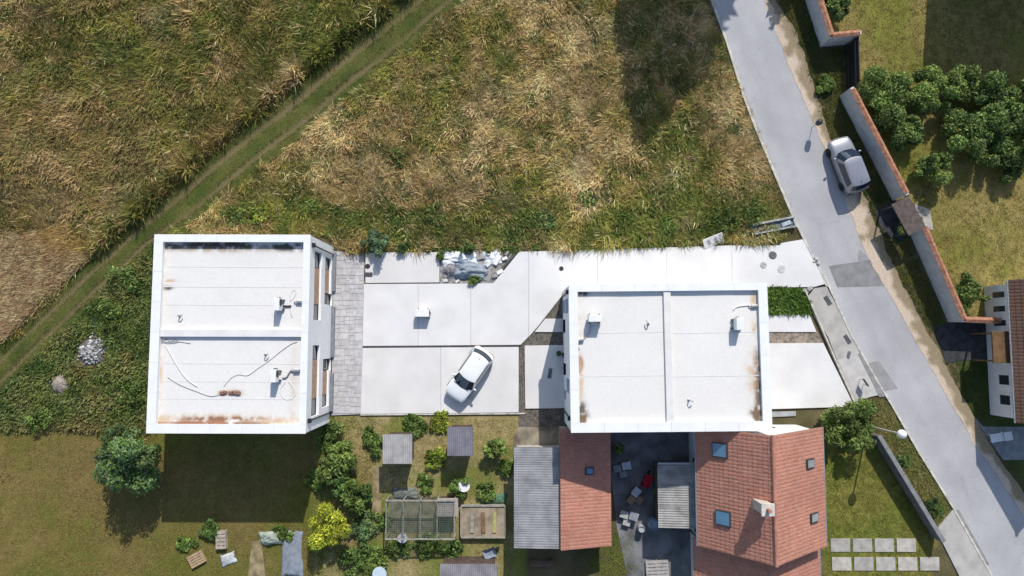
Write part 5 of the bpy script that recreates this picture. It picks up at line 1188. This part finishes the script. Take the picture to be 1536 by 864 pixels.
def barrow(label, px, py, rz, m):
    t = thing('wheelbarrow', label, 'wheelbarrow', G(px,py), rz)
    MB().add([(-.45,-.30,.62),(.45,-.34,.66),(.45,.34,.66),(-.45,.30,.62),(-.28,-.18,.34),(.25,-.2,.34),(.25,.2,.34),(-.28,.18,.34)],[(4,5,6,7),(0,4,7,3),(1,2,6,5),(0,1,5,4),(3,7,6,2)]).build('tray', m, t); 
    for s in (-1,1): MB().tube([(.5,s*.06,.2),(-.3,s*.26,.34),(-.95,s*.3,.55)], .02, 6).build('handle', M_black, t); MB().tube([(-.25,s*.24,.34),(-.3,s*.24,0)], .018, 6).build('leg', M_black, t)
    wb = MB().lathe([(.08,-.04),(.19,-.04),(.19,.04),(.08,.04)], n=16); wb.v = [(v[0]+.55,v[2],v[1]+.19) for v in wb.v]; wb.build('wheel', M_rub, t)
barrow('blue-grey wheelbarrow near the grey outbuilding', 735, 826, .4, mat('barrow_blue', (.25,.29,.36), .5, .15, 4))
barrow('red wheelbarrow in the dark shaded yard', 968, 719, 1.2, mat('barrow_red', (.45,.02,.03), .45, .1, 4))
def crate_stack(label, px, py, w_, d_, h_, rz, m):
    t = thing('pallet_stack', label, 'pallets', G(px,py), rz); z = 0
    while z < h_:
        for k in range(5): y = -d_/2+d_*(k+.5)/5; MB().box(-w_/2,w_/2,y-d_*.08,y+d_*.08,z+.09,z+.11).build('slat', m, t)
        for k in (-1,0,1): MB().box(k*w_*.45-.05,k*w_*.45+.05,-d_/2,d_/2,z,z+.088).build('bearer', m, t)
        z += .115
crate_stack('stack of pale pallets on the lawn edge', 334, 808, .7, 1.3, .3, .05, mat('pale_wood', (.42,.36,.29), .9, .15, 4))
crate_stack('low stack of tan pallets on the lawn', 296, 838, 1.1, .9, .2, .5, mat('tan_wood', (.42,.30,.18), .9, .15, 4))
crate_stack('grey pallets by the dark yard', 985, 852, 1.6, 1.2, .12, .05, mat('grey_wood', (.40,.38,.36), .9, .15, 4))
crumple('ground_sheet', 'grey-blue ground sheet on the lawn behind the house', 'sheet', 438, 832, .75, 1.6, 0, .05, mat('slate_sheet', (.24,.27,.31), .8, .15, 3), 41, 16)
crumple('compost_cover', 'pale green cover over a compost heap', 'sheet', 407, 806, .8, .45, .1, .35, mat('pale_green_sheet', (.35,.40,.33), .7, .2, 3), 43, 18)
crumple('ground_sheet', 'pale sheet beside the stack of pallets', 'sheet', 343, 838, .5, .4, .3, .1, mat('pale_sheet_b', (.48,.50,.50), .7, .15, 3), 45, 14)
props(flat('path', [(560,700),(574,698),(570,800),(556,802)], .02, mat('trodden_path', (.34,.27,.15), .95, .3, 1.5, .4, 40)))
props(flat('path', [(378,812),(392,810),(400,880),(370,880)], .02, mat('trodden_path', (.34,.27,.15))))
t = thing('garden_bench', 'brown wooden bench below the grey-roofed outbuilding', 'bench', G(812,842), 0)
M_bw = mat('bench_brown', (.20,.13,.09), .85, .2, 4)
for k in range(4): MB().box(-.8,.8,-.22+k*.115,-.12+k*.115,.43,.46).build('slat', M_bw, t)
for k in range(3): MB().box(-.8,.8,.27,.30,.55+k*.13,.65+k*.13).build('back_slat', M_bw, t)
for s in (-1,1): MB().box(s*.7-.04,s*.7+.04,-.2,.27,0,.43).build('leg', M_bw, t); MB().box(s*.7-.04,s*.7+.04,.225,.268,.43,.95).build('back_post', M_bw, t)
def barrel(label, px, py, r, h_, m):
    t = thing('water_barrel', label, 'barrel', G(px,py)); MB().lathe([(r*.88,0),(r,h_*.3),(r,h_*.7),(r*.9,h_),(r*.84,h_),(r*.84,h_-.1)], n=18).build('drum', m, t, smooth=False); MB().tube([(r,0,.25),(r+.1,0,.25)], .02, 6).build('tap', M_steel, t)
barrel('blue-grey water barrel in the shaded yard', 978, 782, .42, .95, mat('barrel_blue', (.24,.29,.36), .5, .1, 4))
barrel('pale barrel beside the blue-grey barrel', 960, 790, .25, .7, mat('barrel_pale', (.40,.42,.44), .5, .1, 4))
p = G(1228,184,1.15); t = thing('marker_sign', 'small dark sign on a thin post beside the grey car', 'sign', (p.x,p.y,0), R(20))
MB().tube([(0,0,0),(0,0,1.0)], .025, 8).build('post', M_steel, t); MB().lathe([(.05,.95),(.20,1.0),(.22,1.2),(.20,1.45),(.05,1.5)], n=14).build('head', M_frame, t, smooth=True)
# barking at the lawn right of the brown house
t = thing('garden_lounger', 'pale garden lounger in the shade of the brown-roofed house', 'lounger', G(1494,655), R(10))
MB().box(-.6,.35,-.3,.3,.28,.34).build('seat', M_white, t, bev=.02); MB().cbox(.58,0,.46,.55,.6,.06).build('backrest', M_white, t)
for sx in (-.5,.4):
    for s in (-1,1): MB().box(sx-.03,sx+.03,s*.26-.03,s*.26+.03,0,.28).build('leg', M_white, t)
# soil-covered planters on the shaded terrace of the right house
def pot(label, px, py):
    t = thing('flower_pot', label, 'flower pot', G(px,py,SZ), 0, 'pots on the terrace'); MB().lathe([(.12,0),(.17,.28),(.19,.28),(.19,.32),(.16,.32),(.15,.27)], n=14).build('pot', M_black, t)
    V,T,C = leaves([(0,0,.42,.16,.16,.14)], 60, .05, DGREEN, seed=px); link('foliage', tri_mesh('foliage',V,T,C), vmat('leaf'), t)
pot('dark flower pot on the shaded terrace by the gravel bed', 838, 530); pot('dark flower pot standing next to the house wall', 846, 532)
p = G(825,560,SZ); t = thing('door_mat', 'dark mat lying on the shaded terrace', 'mat', p, R(-8)); MB().box(-.14,.14,-.36,.36,.0,.02).build('pad', mat('mat_grey', (.20,.21,.24), .95, .2, 9), t)
MB().box(-.10,.10,-.31,.31,.021,.026).build('weave', mat('mat_dark', (.15,.16,.18), .95, .2, 9), t)

# odds and ends in the shaded yard
def box_pile(label, px, py, rz, m):
    t = thing('storage_boxes', label, 'boxes', G(px,py,.02), rz)
    for i,(x,y,w_,d_,h_) in enumerate(((-.35,0,.55,.45,.4),(.3,.1,.6,.5,.55),(.0,-.5,.5,.4,.3))):
        b = MB().box(x-w_/2,x+w_/2,y-d_/2,y+d_/2,0,h_).build('box', m, t, bev=.015); MB().box(x-w_/2-.02,x+w_/2+.02,y-d_/2-.02,y+d_/2+.02,h_,h_+.04).build('lid', M_steel if i == 1 else m, b, bev=.01)
box_pile('grey storage boxes beside the tiled outbuilding', 932, 700, .2, mat('box_grey', (.22,.24,.26), .6, .15, 4))
box_pile('brown boxes stacked near the red wheelbarrow', 950, 742, .9, mat('box_brown', (.24,.17,.11), .8, .15, 4))
box_pile('pale boxes near the blue-grey barrel', 942, 772, -.3, mat('box_pale', (.40,.40,.38), .7, .15, 4))
def tub(label, px, py, s):
    t = thing('plant_tub', label, 'plant tub', G(px,py,.02)); MB().lathe([(.22,0),(.30,.42),(.33,.42),(.33,.46),(.28,.46),(.27,.38)], n=16).build('tub', M_tile, t)
    V,T,C = leaves([(0,0,.75,.35,.35,.32),(.2,.1,.6,.25,.25,.2)], 260, .06, GREEN, seed=s); link('foliage', tri_mesh('foliage',V,T,C), vmat('leaf'), t)
tub('planted clay tub at the yard corner by the outbuilding', 926, 672, 301); tub('planted clay tub below the red wheelbarrow', 985, 735, 302)
